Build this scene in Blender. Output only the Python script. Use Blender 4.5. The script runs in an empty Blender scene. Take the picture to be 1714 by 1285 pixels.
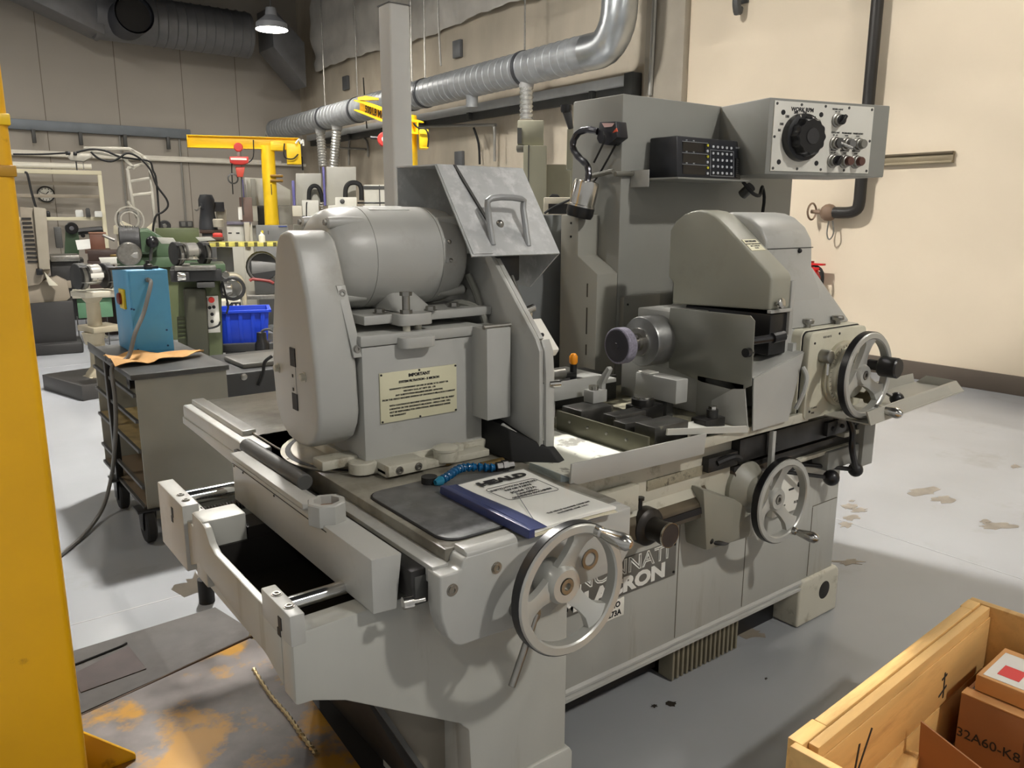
import bpy, bmesh, math, random
from mathutils import Vector, Matrix
random.seed(7)
PI=math.pi; R=math.radians
scene=bpy.context.scene; COL=scene.collection
# ---------------------------------------------------------------- camera
FPX=1328.2; PIT=R(12.034); ROLL=R(.118); YX=R(52.68); CAM=Vector((0,0,1.5))
fwd=Vector((math.cos(YX),math.sin(YX),0)); rgt=Vector((math.sin(YX),-math.cos(YX),0)); upv=Vector((0,0,1))
cz=fwd*math.cos(PIT)-upv*math.sin(PIT); cyd=-(upv*math.cos(PIT)+fwd*math.sin(PIT))
ixv=rgt*math.cos(ROLL)-cyd*math.sin(ROLL); iyv=rgt*math.sin(ROLL)+cyd*math.cos(ROLL)
cam=bpy.data.cameras.new('camera'); camo=bpy.data.objects.new('camera',cam); COL.objects.link(camo)
cam.sensor_fit='HORIZONTAL'; cam.sensor_width=36; cam.lens=FPX/1714*36; cam.clip_start=.02; cam.clip_end=100
m=Matrix.Identity(4)
for i,v in enumerate((ixv,-iyv,-cz)):
    for j in range(3): m[j][i]=v[j]
m.translation=CAM; camo.matrix_world=m; scene.camera=camo
# ---------------------------------------------------------------- world and exposure
w=bpy.data.worlds.new('hall_ambient'); scene.world=w; w.use_nodes=True
w.node_tree.nodes['Background'].inputs[0].default_value=(1.0,.985,.96,1); w.node_tree.nodes['Background'].inputs[1].default_value=.26
vs=scene.view_settings; vs.view_transform='Standard'; vs.look='None'; vs.gamma=1; vs.exposure=0.75; vs.use_curve_mapping=False
def lamp(name,loc,power,size,col=(1,.965,.915),target=None):
    l=bpy.data.lights.new(name,'AREA'); l.shape='DISK'; l.size=size; l.energy=power; l.color=col
    o=bpy.data.objects.new(name,l); COL.objects.link(o); o.location=loc
    return o
FARLAMP=tuple(CAM+(cz*FPX+ixv*(455-857)+iyv*(50-642.5))/FPX*13.2)
LAMPS=[((2.7,-3.3,5.6),820,.40),((2.3,5.9,5.6),1850,.45),((-2.6,4.2,5.6),170,.45),((6.0,1.6,5.7),230,.45),((2.2,11.0,5.3),420,.5),(FARLAMP,190,.46),((-1.5,13.5,5.3),300,.5),((-2.8,-2.6,5.6),90,.45)]
for p,e,s in LAMPS: lamp('high_bay_lamp',p,e,s)
# ---------------------------------------------------------------- pixel helpers (a pixel gives a direction, a plane gives the distance)
def ray(px,py): return cz*FPX+ixv*(px-857)+iyv*(py-642.5)
def at(px,py,axis,val):
    d=ray(px,py); k='xyz'.index(axis); return CAM+d*((val-CAM[k])/d[k])
def at_n(px,py,P,n):
    d=ray(px,py); return CAM+d*((P-CAM).dot(n)/d.dot(n))
# ---------------------------------------------------------------- materials
def lin(c):
    def f(v):
        v/=255.; return v/12.92 if v<=.04045 else ((v+.055)/1.055)**2.4
    return (f(c[0]),f(c[1]),f(c[2]),1)
MATS={}
def mat(name,col,rough=.5,metal=0,var=.06,scale=5,bump=0,bscale=60,dirt=None,dscale=3,damt=.5,dcut=(.5,.7),stretch=None,emit=0,spec=.5,alpha=1,coat=0,trans=0):
    if name in MATS: return MATS[name]
    mt=bpy.data.materials.new(name); mt.use_nodes=True; nt=mt.node_tree; N=nt.nodes; L=nt.links
    b=N['Principled BSDF']; b.inputs['Roughness'].default_value=rough; b.inputs['Metallic'].default_value=metal
    b.inputs['Specular IOR Level'].default_value=spec; b.inputs['Alpha'].default_value=alpha; b.inputs['Coat Weight'].default_value=coat
    b.inputs['Transmission Weight'].default_value=trans
    c=lin(col); tc=N.new('ShaderNodeTexCoord'); src=tc.outputs['Object']
    if stretch:
        mp=N.new('ShaderNodeMapping'); mp.inputs['Scale'].default_value=stretch; L.new(src,mp.inputs[0]); src=mp.outputs[0]
    nz=N.new('ShaderNodeTexNoise'); nz.inputs['Scale'].default_value=scale; nz.inputs['Detail'].default_value=5; L.new(src,nz.inputs['Vector'])
    mr=N.new('ShaderNodeMapRange'); mr.inputs[1].default_value=.25; mr.inputs[2].default_value=.75; mr.inputs[3].default_value=1-var*1.6; mr.inputs[4].default_value=1+var*1.6
    L.new(nz.outputs[0],mr.inputs[0])
    mx=N.new('ShaderNodeMix'); mx.data_type='RGBA'; mx.blend_type='MULTIPLY'; mx.inputs[0].default_value=1; mx.inputs[6].default_value=c
    L.new(mr.outputs[0],mx.inputs[7]); out=mx.outputs[2]
    if dirt:
        n2=N.new('ShaderNodeTexNoise'); n2.inputs['Scale'].default_value=dscale; n2.inputs['Detail'].default_value=8; n2.inputs['Roughness'].default_value=.65; L.new(src,n2.inputs['Vector'])
        m2=N.new('ShaderNodeMapRange'); m2.inputs[1].default_value=dcut[0]; m2.inputs[2].default_value=dcut[1]; m2.inputs[3].default_value=0; m2.inputs[4].default_value=damt; L.new(n2.outputs[0],m2.inputs[0])
        m3=N.new('ShaderNodeMix'); m3.data_type='RGBA'; m3.inputs[7].default_value=lin(dirt); L.new(m2.outputs[0],m3.inputs[0]); L.new(out,m3.inputs[6]); out=m3.outputs[2]
    L.new(out,b.inputs['Base Color'])
    r2=N.new('ShaderNodeMapRange'); r2.inputs[3].default_value=max(.03,rough-.07); r2.inputs[4].default_value=min(1,rough+.07); L.new(nz.outputs[0],r2.inputs[0]); L.new(r2.outputs[0],b.inputs['Roughness'])
    if bump:
        nb=N.new('ShaderNodeTexNoise'); nb.inputs['Scale'].default_value=bscale; nb.inputs['Detail'].default_value=4; L.new(src,nb.inputs['Vector'])
        bp=N.new('ShaderNodeBump'); bp.inputs['Strength'].default_value=bump; bp.inputs['Distance'].default_value=.004; L.new(nb.outputs[0],bp.inputs['Height']); L.new(bp.outputs[0],b.inputs['Normal'])
    if emit: b.inputs['Emission Color'].default_value=c; b.inputs['Emission Strength'].default_value=emit
    MATS[name]=mt; return mt
GREY=mat('machine_grey_paint',(166,166,161),.38,var=.05,scale=4,dirt=(118,110,88),dscale=5,damt=.45,dcut=(.58,.78))
GREYV=mat('machine_grey_streaked',(167,167,160),.42,var=.05,scale=5,dirt=(120,104,74),dscale=9,damt=.55,dcut=(.57,.74),stretch=(1,1,.12))
HOODM=mat('worn_hood_paint',(174,176,176),.40,var=.10,scale=9,dirt=(205,206,206),dscale=22,damt=.7,dcut=(.5,.66))
CREAM=mat('cream_stained_paint',(182,179,164),.4,var=.05,dirt=(96,82,56),dscale=12,damt=.7,dcut=(.55,.72))
CABG=mat('cabinet_grey',(138,138,132),.5,var=.03)
DARKS=mat('dark_oily_steel',(52,51,50),.3,metal=.6,var=.25,scale=14)
BLK=mat('black_plastic',(18,18,20),.35,var=.05)
BLKR=mat('black_rubber',(16,16,16),.7,var=.1)
VOID=mat('black_shade_and_grime',(24,21,18),.6,var=.2)  # black for grimy iron, and for shade in voids and under the machine
STEEL=mat('bright_steel',(196,194,188),.22,metal=1,var=.06,scale=20)
BRSH=mat('brushed_steel',(150,148,142),.38,metal=1,var=.12,scale=30)
WHEEL=mat('satin_aluminium_paint',(178,178,172),.34,metal=.35,var=.05)
GALV=mat('galvanised_sheet',(158,161,163),.42,metal=.35,var=.12,scale=8)
FOIL=mat('foil_flex_duct',(205,205,200),.25,metal=.7,var=.1,scale=30,bump=.6,bscale=90)
YEL=mat('safety_yellow_paint',(226,170,8),.42,var=.04,dirt=(120,80,16),dscale=7,damt=.7,dcut=(.64,.74))
YEL2=mat('far_yellow_paint',(238,196,24),.45,var=.03)
WHITE=mat('white_paint',(226,224,214),.5,var=.03)
PAPER=mat('paper_white',(236,236,230),.7,var=.02)
INK=mat('black_ink',(22,22,24),.6,var=0)
INKF=mat('faded_ink',(86,84,80),.6,var=0)
PLATEC=mat('plate_cream',(206,202,172),.45,var=.03)
BRKT=mat('dark_slate_grey',(70,70,68),.5,var=.08)
# ---------------------------------------------------------------- mesh builder
class MB:
    def __init__(s): s.bm=bmesh.new()
    def _bev(s,faces,w,seg=2):
        es={e for f in faces for e in f.edges}
        es=[e for e in es if len(e.link_faces)==2 and e.calc_face_angle(0)>.45]
        if es: bmesh.ops.bevel(s.bm,geom=es,offset=w,segments=seg,affect='EDGES',profile=.5,clamp_overlap=True)
    def box(s,x0,x1,y0,y1,z0,z1,bev=.003,seg=2):
        return s.prism('z',[(x0,y0),(x1,y0),(x1,y1),(x0,y1)],z0,z1,bev,seg)
    def prism(s,ax,pts,a,b,bev=.003,seg=2):
        def P(u,v,t): return {'x':(t,u,v),'y':(u,t,v),'z':(u,v,t)}[ax]
        bm=s.bm; A=[bm.verts.new(P(u,v,a)) for u,v in pts]; B=[bm.verts.new(P(u,v,b)) for u,v in pts]; n=len(pts)
        fs=[bm.faces.new(A),bm.faces.new(B)]
        for i in range(n): fs.append(bm.faces.new((A[i],A[(i+1)%n],B[(i+1)%n],B[i])))
        bmesh.ops.recalc_face_normals(bm,faces=fs)
        if bev: s._bev(fs,bev,seg)
        return s
    def hull8(s,lo,hi,bev=.003):
        bm=s.bm; A=[bm.verts.new(p) for p in lo]; B=[bm.verts.new(p) for p in hi]; n=len(lo)
        fs=[bm.faces.new(A),bm.faces.new(B)]+[bm.faces.new((A[i],A[(i+1)%n],B[(i+1)%n],B[i])) for i in range(n)]
        bmesh.ops.recalc_face_normals(bm,faces=fs)
        if bev: s._bev(fs,bev)
        return s
    def frame(s,d):
        d=Vector(d).normalized(); a=Vector((0,0,1)) if abs(d.z)<.9 else Vector((1,0,0)); u=d.cross(a).normalized(); return d,u,d.cross(u).normalized()
    def lathe(s,p0,d,prof,n=28,caps=True,close=False):
        # prof: list of (radius, distance along d)
        d,u,v=s.frame(d); p0=Vector(p0); bm=s.bm; rings=[]
        for r,t in prof:
            c=p0+d*t
            if r<1e-6: rings.append([bm.verts.new(c)])
            else: rings.append([bm.verts.new(c+(u*math.cos(2*PI*i/n)+v*math.sin(2*PI*i/n))*r) for i in range(n)])
        fs=[]
        pairs=list(zip(rings[:-1],rings[1:]))
        if close: pairs.append((rings[-1],rings[0]))
        for a,b in pairs:
            if len(a)==1 and len(b)==1: continue
            for i in range(n):
                j=(i+1)%n
                if len(a)==1: fs.append(bm.faces.new((a[0],b[j],b[i])))
                elif len(b)==1: fs.append(bm.faces.new((a[i],a[j],b[0])))
                else: fs.append(bm.faces.new((a[i],a[j],b[j],b[i])))
        if caps and not close:
            for rg in (rings[0],rings[-1]):
                if len(rg)>1: fs.append(bm.faces.new(rg))
        bmesh.ops.recalc_face_normals(bm,faces=fs); return s
    def cyl(s,p0,p1,r,r1=None,n=20,bev=0):
        p0=Vector(p0);p1=Vector(p1);L=(p1-p0).length; r1=r if r1 is None else r1
        if bev: return s.lathe(p0,p1-p0,[(r-bev,0),(r,bev),(r1,L-bev),(r1-bev,L)],n)
        return s.lathe(p0,p1-p0,[(r,0),(r1,L)],n)
    def sphere(s,c,r,n=18,sq=(1,1,1)):
        ret=bmesh.ops.create_uvsphere(s.bm,u_segments=n,v_segments=max(6,n//2),radius=r)
        for v in ret['verts']: v.co=Vector((v.co.x*sq[0],v.co.y*sq[1],v.co.z*sq[2]))+Vector(c)
        return s
    def tube(s,pts,r,n=8,smooth=4,rads=None):
        P=[Vector(p) for p in pts]
        if smooth and len(P)>2:
            Q=[]
            for i in range(len(P)-1):
                a=P[max(i-1,0)];b=P[i];c=P[i+1];d=P[min(i+2,len(P)-1)]
                for k in range(smooth):
                    t=k/smooth; Q.append(.5*((2*b)+(c-a)*t+(2*a-5*b+4*c-d)*t*t+(3*b-a-3*c+d)*t**3))
            Q.append(P[-1]); P=Q
        bm=s.bm; rings=[]; prev=None
        for i,p in enumerate(P):
            t=(P[min(i+1,len(P)-1)]-P[max(i-1,0)]).normalized()
            if prev is None: _,u,v=s.frame(t)
            else:
                u=(prev-t*prev.dot(t))
                if u.length<1e-6: _,u,v=s.frame(t)
                u=u.normalized(); v=t.cross(u).normalized()
            prev=u; rr=r if rads is None else rads(i/(len(P)-1))
            rings.append([bm.verts.new(p+(u*math.cos(2*PI*k/n)+v*math.sin(2*PI*k/n))*rr) for k in range(n)])
        fs=[]
        for a,b in zip(rings[:-1],rings[1:]):
            for k in range(n): fs.append(bm.faces.new((a[k],a[(k+1)%n],b[(k+1)%n],b[k])))
        fs.append(bm.faces.new(rings[0])); fs.append(bm.faces.new(rings[-1]))
        bmesh.ops.recalc_face_normals(bm,faces=fs); return s
    def bar(s,p0,p1,w,h,bev=.002):
        # rectangular bar between two points, w sideways, h along the other normal
        p0=Vector(p0);p1=Vector(p1); d,u,v=s.frame(p1-p0); q=[u*a*w/2+v*b*h/2 for a,b in((-1,-1),(1,-1),(1,1),(-1,1))]
        return s.hull8([p0+k for k in q],[p1+k for k in q],bev)
    def sheet(s,pts,th,bev=0):
        # thin plate from a planar polygon
        P=[Vector(p) for p in pts]; n=(P[1]-P[0]).cross(P[2]-P[0]).normalized()*th
        return s.hull8(P,[p+n for p in P],bev)
    def grid(s,fn,nu,nv,thick=0):
        bm=s.bm; V=[[bm.verts.new(fn(i/nu,j/nv)) for j in range(nv+1)] for i in range(nu+1)]
        fs=[bm.faces.new((V[i][j],V[i+1][j],V[i+1][j+1],V[i][j+1])) for i in range(nu) for j in range(nv)]
        if thick: 
            bmesh.ops.recalc_face_normals(bm,faces=fs); bmesh.ops.solidify(bm,geom=fs,thickness=thick)
        return s
    def mesh(s,name,mt,off=None,smooth=35):
        me=bpy.data.meshes.new(name); 
        if off is not None:
            bmesh.ops.translate(s.bm,verts=s.bm.verts[:],vec=-Vector(off))
        s.bm.to_mesh(me); s.bm.free(); me.materials.append(mt)
        for p in me.polygons: p.use_smooth=True
        me.set_sharp_from_angle(angle=R(smooth)); return me
    def obj(s,name,mt,parent=None,smooth=35,label=None,local=False):
        off=None
        if parent is not None and not local:
            off=Vector(parent.get('_o',(0,0,0)))
        o=bpy.data.objects.new(name,s.mesh(name,mt,off,smooth)); COL.objects.link(o)
        if parent is not None: o.parent=parent; o['_o']=parent.get('_o',(0.,0.,0.)) if not local else (0.,0.,0.)
        if label: o['label']=label
        return o
def thing(name,label,cat,loc=(0,0,0),rotz=0,group=None):
    o=bpy.data.objects.new(name,None); o.empty_display_size=.1; COL.objects.link(o); o.location=loc; o.rotation_euler=(0,0,rotz)
    o['label']=label; o['category']=cat; o['_o']=tuple(float(v) for v in loc)
    if group: o['group']=group
    return o
def tag(o,label,cat,group=None):
    o['label']=label; o['category']=cat
    if group: o['group']=group
    return o
def struct(o): o['kind']='structure'; return o
def copy_tree(o,parent=None,loc=None,rotz=None,label=None):
    c=o.copy(); COL.objects.link(c); c.parent=parent
    if loc is not None: c.location=loc
    if rotz is not None: c.rotation_euler=(0,0,rotz)
    if label: c['label']=label
    for ch in list(o.children): copy_tree(ch,c)
    return c
def text(s,size,mt,pos,xd,yd,parent,name='lettering',align='CENTER',bold=0,sx=1,local=False,ext=.0004,outline=0):
    cu=bpy.data.curves.new('t','FONT'); cu.body=s; cu.size=size; cu.align_x=align; cu.align_y='CENTER'; cu.extrude=ext; cu.offset=bold; cu.resolution_u=3
    if outline: cu.fill_mode='NONE'; cu.bevel_depth=outline; cu.bevel_resolution=0
    to=bpy.data.objects.new('t',cu); COL.objects.link(to)
    dg=bpy.context.evaluated_depsgraph_get(); me=bpy.data.meshes.new_from_object(to.evaluated_get(dg)); bpy.data.objects.remove(to); bpy.data.curves.remove(cu)
    xd=Vector(xd).normalized(); yd=Vector(yd).normalized(); zd=xd.cross(yd); off=Vector((0,0,0)) if local or parent is None else Vector(parent.get('_o',(0,0,0)))
    for v in me.vertices: v.co=Vector(pos)-off+xd*v.co.x*sx+yd*v.co.y+zd*v.co.z
    me.materials.clear(); me.materials.append(mt); o=bpy.data.objects.new(name,me); COL.objects.link(o)
    if parent is not None: o.parent=parent; o['_o']=parent.get('_o',(0.,0.,0.))
    return o
def arc(cx,cy,r,a0,a1,n): return [(cx+r*math.cos(R(a0+(a1-a0)*i/n)),cy+r*math.sin(R(a0+(a1-a0)*i/n))) for i in range(n+1)]
def rrect(x0,x1,y0,y1,r,n=5):
    return arc(x1-r,y1-r,r,0,90,n)+arc(x0+r,y1-r,r,90,180,n)+arc(x0+r,y0+r,r,180,270,n)+arc(x1-r,y0+r,r,270,360,n)
# ================================================================ room shell
WX=7.45; WY=17.5; CZ=6.1
FLOOR=mat('floor_epoxy_grey',(144,146,149),.24,var=.05,scale=1.1,dirt=(112,108,100),dscale=1.6,damt=.35,dcut=(.60,.74),spec=.8)
CREAMW=mat('wall_cream',(212,198,175),.75,var=.02,scale=1.5)
CONC=mat('wall_concrete',(186,176,158),.85,var=.14,scale=1.2,dirt=(128,108,86),dscale=.9,damt=.4,dcut=(.5,.7),stretch=(1,1,.45))
BACKW=mat('wall_taupe',(170,163,152),.8,var=.03,scale=.7)
CEIL=mat('ceiling_dark',(44,46,52),.85,var=.1)
fl=struct(MB().box(-7,WX,-7,WY,-.1,0,bev=0).obj('floor',FLOOR))
struct(MB().box(WX,WX+.2,-7,6.45,0,CZ,bev=0).obj('wall_right',CREAMW))
struct(MB().box(WX,WX+.2,6.45,WY+.2,0,CZ,bev=0).obj('wall_right_concrete',CONC))
bw=struct(MB().box(-7,WX,WY,WY+.2,0,CZ,bev=0).obj('wall_back',BACKW))
struct(MB().box(-7,WX+.2,-7,WY+.2,CZ,CZ+.1,bev=0).obj('ceiling',CEIL))
struct(MB().box(WX-.02,WX,-7,6.45,0,.165,bev=.003).obj('baseboard_right',mat('baseboard_brown',(84,74,64),.6)))
struct(MB().box(WX-.10,WX,6.45,7.05,0,CZ,bev=.01).obj('trim_1',mat('pilaster_concrete',(158,150,136),.85,var=.08,scale=2)))
# slab joints and bare patches in the floor paint
JT=mat('floor_joint',(150,150,150),.6,var=.05)
for a,b in (((3.6,-2),(3.6,9)),((-1.0,3.15),(7.4,3.15)),((-1,9.0),(7.4,9.0)),((.1,2.6),(.1,16))):
    MB().bar((a[0],a[1],.0004),(b[0],b[1],.0004),.006,.0006,0).obj('slab_joint',JT,fl)
BP=mat('bare_concrete_patch',(150,142,130),.75,var=.12,scale=20)
def blob(px,py,w,h,seed,mt=BP,name='bare_patch',rag=.35):
    rnd=random.Random(seed); P=[]
    for i in range(18):
        a=2*PI*i/18; k=1-rag/2+rag*rnd.uniform(-1,1)*.9; q=at(px+w*k*math.cos(a),py+h*k*math.sin(a),'z',.0012); P.append((q.x,q.y))
    MB().prism('z',P,.0002,.0012,0).obj(name,mt,fl)
for i,(px,py,w,h) in enumerate([(1421,847,14,5),(1436,853,16,5),(1424,866,15,5),(1416,878,12,6),(1546,822,30,9),(1580,835,22,7),(1672,880,34,7),(1425,838,6,2),(1700,780,10,4),(1650,872,12,4)]): blob(px,py,w,h,i)
OIL=mat('oil_spot',(40,36,32),.25,var=.1)
for i,(px,py,w,h) in enumerate([(1095,1181,6,3),(1124,1177,11,5),(1282,1135,3,2)]): blob(px,py,w,h,40+i,OIL,'oil_spot')
STN=mat('floor_grime',(112,104,92),.5,var=.15,scale=8)
for i,(px,py,w,h) in enumerate([(335,978,48,22),(1255,1060,34,10),(1420,940,26,6)]): blob(px,py,w,h,60+i,STN,'grime_patch',.5)
# seams of the back wall panels
for px in (70,195,305,395):
    x=at(px,140,'y',WY).x; MB().box(x-.006,x+.006,WY-.004,WY+.01,0,5.2,0).obj('panel_seam',mat('seam_dark',(120,112,100),.9),bw)
# insulation blanket hung along the top of the concrete wall
INS=mat('insulation_white',(196,192,184),.9,var=.08,scale=3,bump=.5,bscale=9)
def ins(u,v):
    y=7.9+(16.35-7.9)*u; z=4.42+v*1.68
    puff=.10+.06*math.sin(v*PI)+.02*math.sin(y*2.1+v*11)+.028*math.sin(v*17+y*.9)+.008*math.sin(y*9+v*9)+.05*math.exp(-((v-.05)/.05)**2)
    seam=min(abs((y-7.9)%3.3),3.3-abs((y-7.9)%3.3)); puff*=min(1,.55+seam*2.6)
    z+=(1-v)*(.03*math.sin(y*1.4)+.012*math.sin(y*7.3)+.008*math.sin(y*17))
    return (WX-max(.02,puff*(.4+.6*min(1,v*6+.4))),y,z)
def insf(u,v):
    return ins(u,v)
o=MB().grid(insf,90,14,.03).obj('insulation_blanket',INS,smooth=80); tag(o,'puffy white insulation blanket hung high on the concrete wall','insulation')
# high bay lamps
for i,(p,e,s) in enumerate(LAMPS):
    lb=['caged high bay lamp glowing in the far corner by the insulation blanket' if i==5 else 'high bay lamp hung from the dark ceiling' ][0]
    t=thing('high_bay_light',lb,'light',(p[0],p[1],p[2]+.06),group=None if i==5 else 'ceiling high bay lamps')
    MB().lathe(p,(0,0,1),[(s/2+.03,.005),(s/2+.02,.10),(.10,.22),(.08,.34)],24).obj('housing',mat('lamp_housing',(150,152,156),.5),t)
    MB().cyl((p[0],p[1],p[2]+.34),(p[0],p[1],CZ),.012,n=8).obj('drop_rod',BRKT,t)
    MB().lathe(p,(0,0,1),[(s/2+.028,.0),(s/2+.028,.02)],24).obj('lens',mat('lamp_lens',(255,246,228),.4,emit=30),t)
# ---- ceiling steel
for i,y in enumerate((6.2,9.2,12.2,15.2)):
    MBo=MB().box(-7,WX,y-.07,y+.07,CZ-.32,CZ-.02,0); tag(MBo.obj('ceiling_beam',mat('beam_dark',(52,54,60),.8)),'dark steel beam across the ceiling','beam','ceiling beams')
# ---- large galvanised trunk duct along the back wall
DK=mat('dull_duct',(120,120,122),.45,metal=.35,var=.08)
t=thing('trunk_duct','wide dull metal trunk duct running along the back wall under the ceiling','duct',(4.6,16.6,4.9))
y0=16.6
a=at(165,24,'y',y0);b=at(415,60,'y',y0)
MB().tube([(a.x-.1,y0,a.z),(b.x,y0,a.z-.02)],.42,n=24,smooth=0).obj('round_run',DK,t)
MB().hull8([(a.x-1.7,y0-.35,a.z+.25),(a.x-1.7,y0+.35,a.z+.25),(a.x-1.7,y0+.35,a.z+.85),(a.x-1.7,y0-.35,a.z+.85)],[(a.x,y0-.36,a.z-.40),(a.x,y0+.36,a.z-.40),(a.x,y0+.36,a.z+.42),(a.x,y0-.36,a.z+.42)],.01).obj('sloped_transition',DK,t)
MB().box(a.x-3.4,a.x-1.7,y0-.38,y0+.38,a.z+.25,a.z+.88,.01).obj('square_run',DK,t)
c=at(212,34,'y',y0-.35)
MB().lathe((c.x,y0-.95,c.z),(0,1,0),[(.32,0),(.32,.7),(.29,.7),(.29,.02)],28,caps=False).obj('round_outlet',mat('duct_inside',(70,72,78),.6,metal=.4),t)
MB().lathe((c.x,y0-.80,c.z),(0,1,0),[(.0,0),(.29,0)],28,caps=False).obj('outlet_damper',VOID,t)
for k in range(14): 
    x=a.x+.9+k*.17
    if x<b.x: MB().lathe((x,y0,a.z-.01),(1,0,0),[(.42,0),(.432,.01),(.42,.02)],24,caps=False).obj('duct_rib',DK,t)
e0=at(470,95,'y',y0);e1=at(522,152,'y',y0)
MB().hull8([(e0.x-.3,y0-.4,4.75),(e0.x-.3,y0+.4,4.75),(e0.x-.3,y0+.4,5.5),(e0.x-.3,y0-.4,5.5)],[(WX-.40,y0-.4,4.05),(WX-.40,y0+.4,4.05),(WX-.40,y0+.4,4.9),(WX-.40,y0-.4,4.9)],.01).obj('corner_offset',DK,t)
# ---- spiral exhaust duct on the concrete wall
SX=WX-.75
t=thing('spiral_duct','long grey spiral exhaust duct with bands slung along the concrete wall','duct',(SX,11,3.3))
pe=at(462,214,'x',SX); pn=at(985,88,'x',SX); rz=.205
MB().tube([(SX,pe.y,pe.z-.05),(SX,pn.y,pn.z)],rz,n=32,smooth=0).obj('straight_run',GALV,t)
dv=Vector((SX,pn.y,pn.z))-Vector((SX,pe.y,pe.z-.05)); L=dv.length; dn=dv/L; P0=Vector((SX,pe.y,pe.z-.05))
h=MB()
for k in range(int(L/.14)):
    h.lathe(P0+dn*(.05+k*.14),dn,[(rz,0),(rz+.006,.006),(rz,.012)],28,caps=False)
h.obj('spiral_seam',GALV,t)
for px in (543,598,690,712,878):
    q=at(px,150,'x',SX); MB().lathe((SX,q.y,P0.z+(q.y-P0.y)*dn.z/dn.y),dn,[(rz+.004,-.03),(rz+.014,-.03),(rz+.014,.03),(rz+.004,.03)],32,caps=False).obj('band_clamp',mat('band_dark',(88,90,94),.5,metal=.6),t)
    MB().cyl((SX,q.y,P0.z+(q.y-P0.y)*dn.z/dn.y+rz),(SX,q.y,CZ),.012,n=6).obj('hanger_rod',BRSH,t)
E1=Vector((SX,pn.y,pn.z)); up1=at(1018,0,'x',SX)
el=[E1,E1+Vector((0,-.28,.02)),E1+Vector((0,-.46,.22)),E1+Vector((0,-.50,.55)),E1+Vector((0,-.50,1.2)),E1+Vector((0,-.50,CZ-E1.z))]
MB().tube(el,rz,n=28,smooth=3).obj('elbow_riser',mat('galv_bright',(176,180,182),.32,metal=.85,var=.08),t)
MB().lathe(E1+Vector((0,-.50,.85)),(0,0,1),[(rz+.012,-.05),(rz+.012,.05)],28,caps=False).obj('riser_tape_band',mat('rust_tape',(150,96,62),.6),t)
MB().lathe(P0-dn*.02,dn,[(0,0),(rz+.015,0),(rz+.015,.06)],28,caps=False).obj('end_cap',mat('cap_grey',(176,176,174),.5),t)
a=at(438,222,'x',SX); MB().tube([P0,P0+Vector((0,.5,-.02)),P0+Vector((-.1,1.5,-.1)),P0+Vector((-.3,2.6,-.2))],.09,n=12).obj('pvc_branch',WHITE,t)
def flexdrop(pxt,pyt,pxb,pyb,r=.085,x=SX):
    A=at(pxt,pyt,'x',x); B=at(pxb,pyb,'x',x); h=MB(); n=int((A-B).length/.05); h.tube([A+(B-A)*(k/ (n*2)) for k in range(n*2+1)],r,n=12,smooth=0,rads=lambda u:r*(1+.10*math.cos(u*n*2*PI)))
    h.obj('flex_drop',FOIL,t); MB().lathe(A+Vector((0,0,.10)),(0,0,-1),[(r*1.9,0),(r*1.3,.05),(r*1.05,.16)],16).obj('saddle_tap',mat('cap_grey',(176,176,174),.5),t)
flexdrop(536,218,541,278); flexdrop(564,212,559,278); flexdrop(881,140,881,200)
A=at(790,160,'x',SX); MB().lathe(A+Vector((0,0,.08)),(0,0,-1),[(.17,0),(.11,.05),(.085,.10),(.085,.24),(.0,.24)],18).obj('stub_tap',GALV,t)
# ---- wall channel rail on the concrete wall
RX=WX-.06
t=thing('wall_channel','long grey steel channel bolted along the concrete wall below the spiral duct','rail',(RX,11,3.1))
p1=at(1056,127,'x',RX); p0=at(520,236,'x',RX); zz=p1.z-.1
RLM=mat('channel_lit_grey',(186,188,188),.5,metal=.1)
MB().box(RX-.10,RX+.05,p1.y,16.9,zz-.01,zz+.10,.004).obj('web',RLM,t)
MB().box(RX-.02,RX+.05,p1.y,16.9,zz-.12,zz-.01,.002).obj('lower_flange',BRKT,t)  # dark lower half, light web above: shaded underside and lit top set by colour
for k in range(7): MB().box(RX-.09,RX-.02,p1.y+.6+k*1.4,p1.y+.66+k*1.4,zz-.11,zz-.01,.002).obj('channel_clip',BRKT,t)
MB().box(RX-.12,RX+.05,p1.y-.14,p1.y,zz-.34,zz+.12,.004).obj('end_post',BRKT,t)
# conduits and cables on the concrete wall
CND=mat('conduit_grey',(150,148,142),.4,metal=.5)
def conduit(pts,r,label,x=WX-.185,mt=CND,name='conduit'):
    P=[at(px,py,'x',x) for px,py in pts]; o=MB().tube(P,r,n=8,smooth=3).obj(name,mt); tag(o,label,'conduit'); return o
conduit([(1088,160),(1092,80),(1096,0)],.03,'vertical grey conduit beside the concrete pilaster',x=WX-.128)
conduit([(828,270),(828,222),(826,212),(818,209),(700,212)],.022,'bent conduit dropping from the channel with a rounded corner')
conduit([(738,110),(735,60),(733,0)],.014,'thin rod hanging above the spiral duct',x=SX-.2)
conduit([(614,215),(612,190),(608,130)],.012,'thin black cable on concrete wall beside the yellow beam',mt=BLKR)
conduit([(793,214),(801,240),(803,275)],.018,'dark drop cable hanging from the conduit run',mt=BLKR)
conduit([(584,276),(584,240),(588,232),(596,230),(606,230),(614,236),(616,250),(616,262)],.02,'looped grey conduit behind the flexible duct drops',x=WX-.03)
conduit([(536,296),(533,262),(533,248),(540,246),(612,250)],.02,'pale conduit rising behind the far grey cabinet',x=WX-.03)
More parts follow.
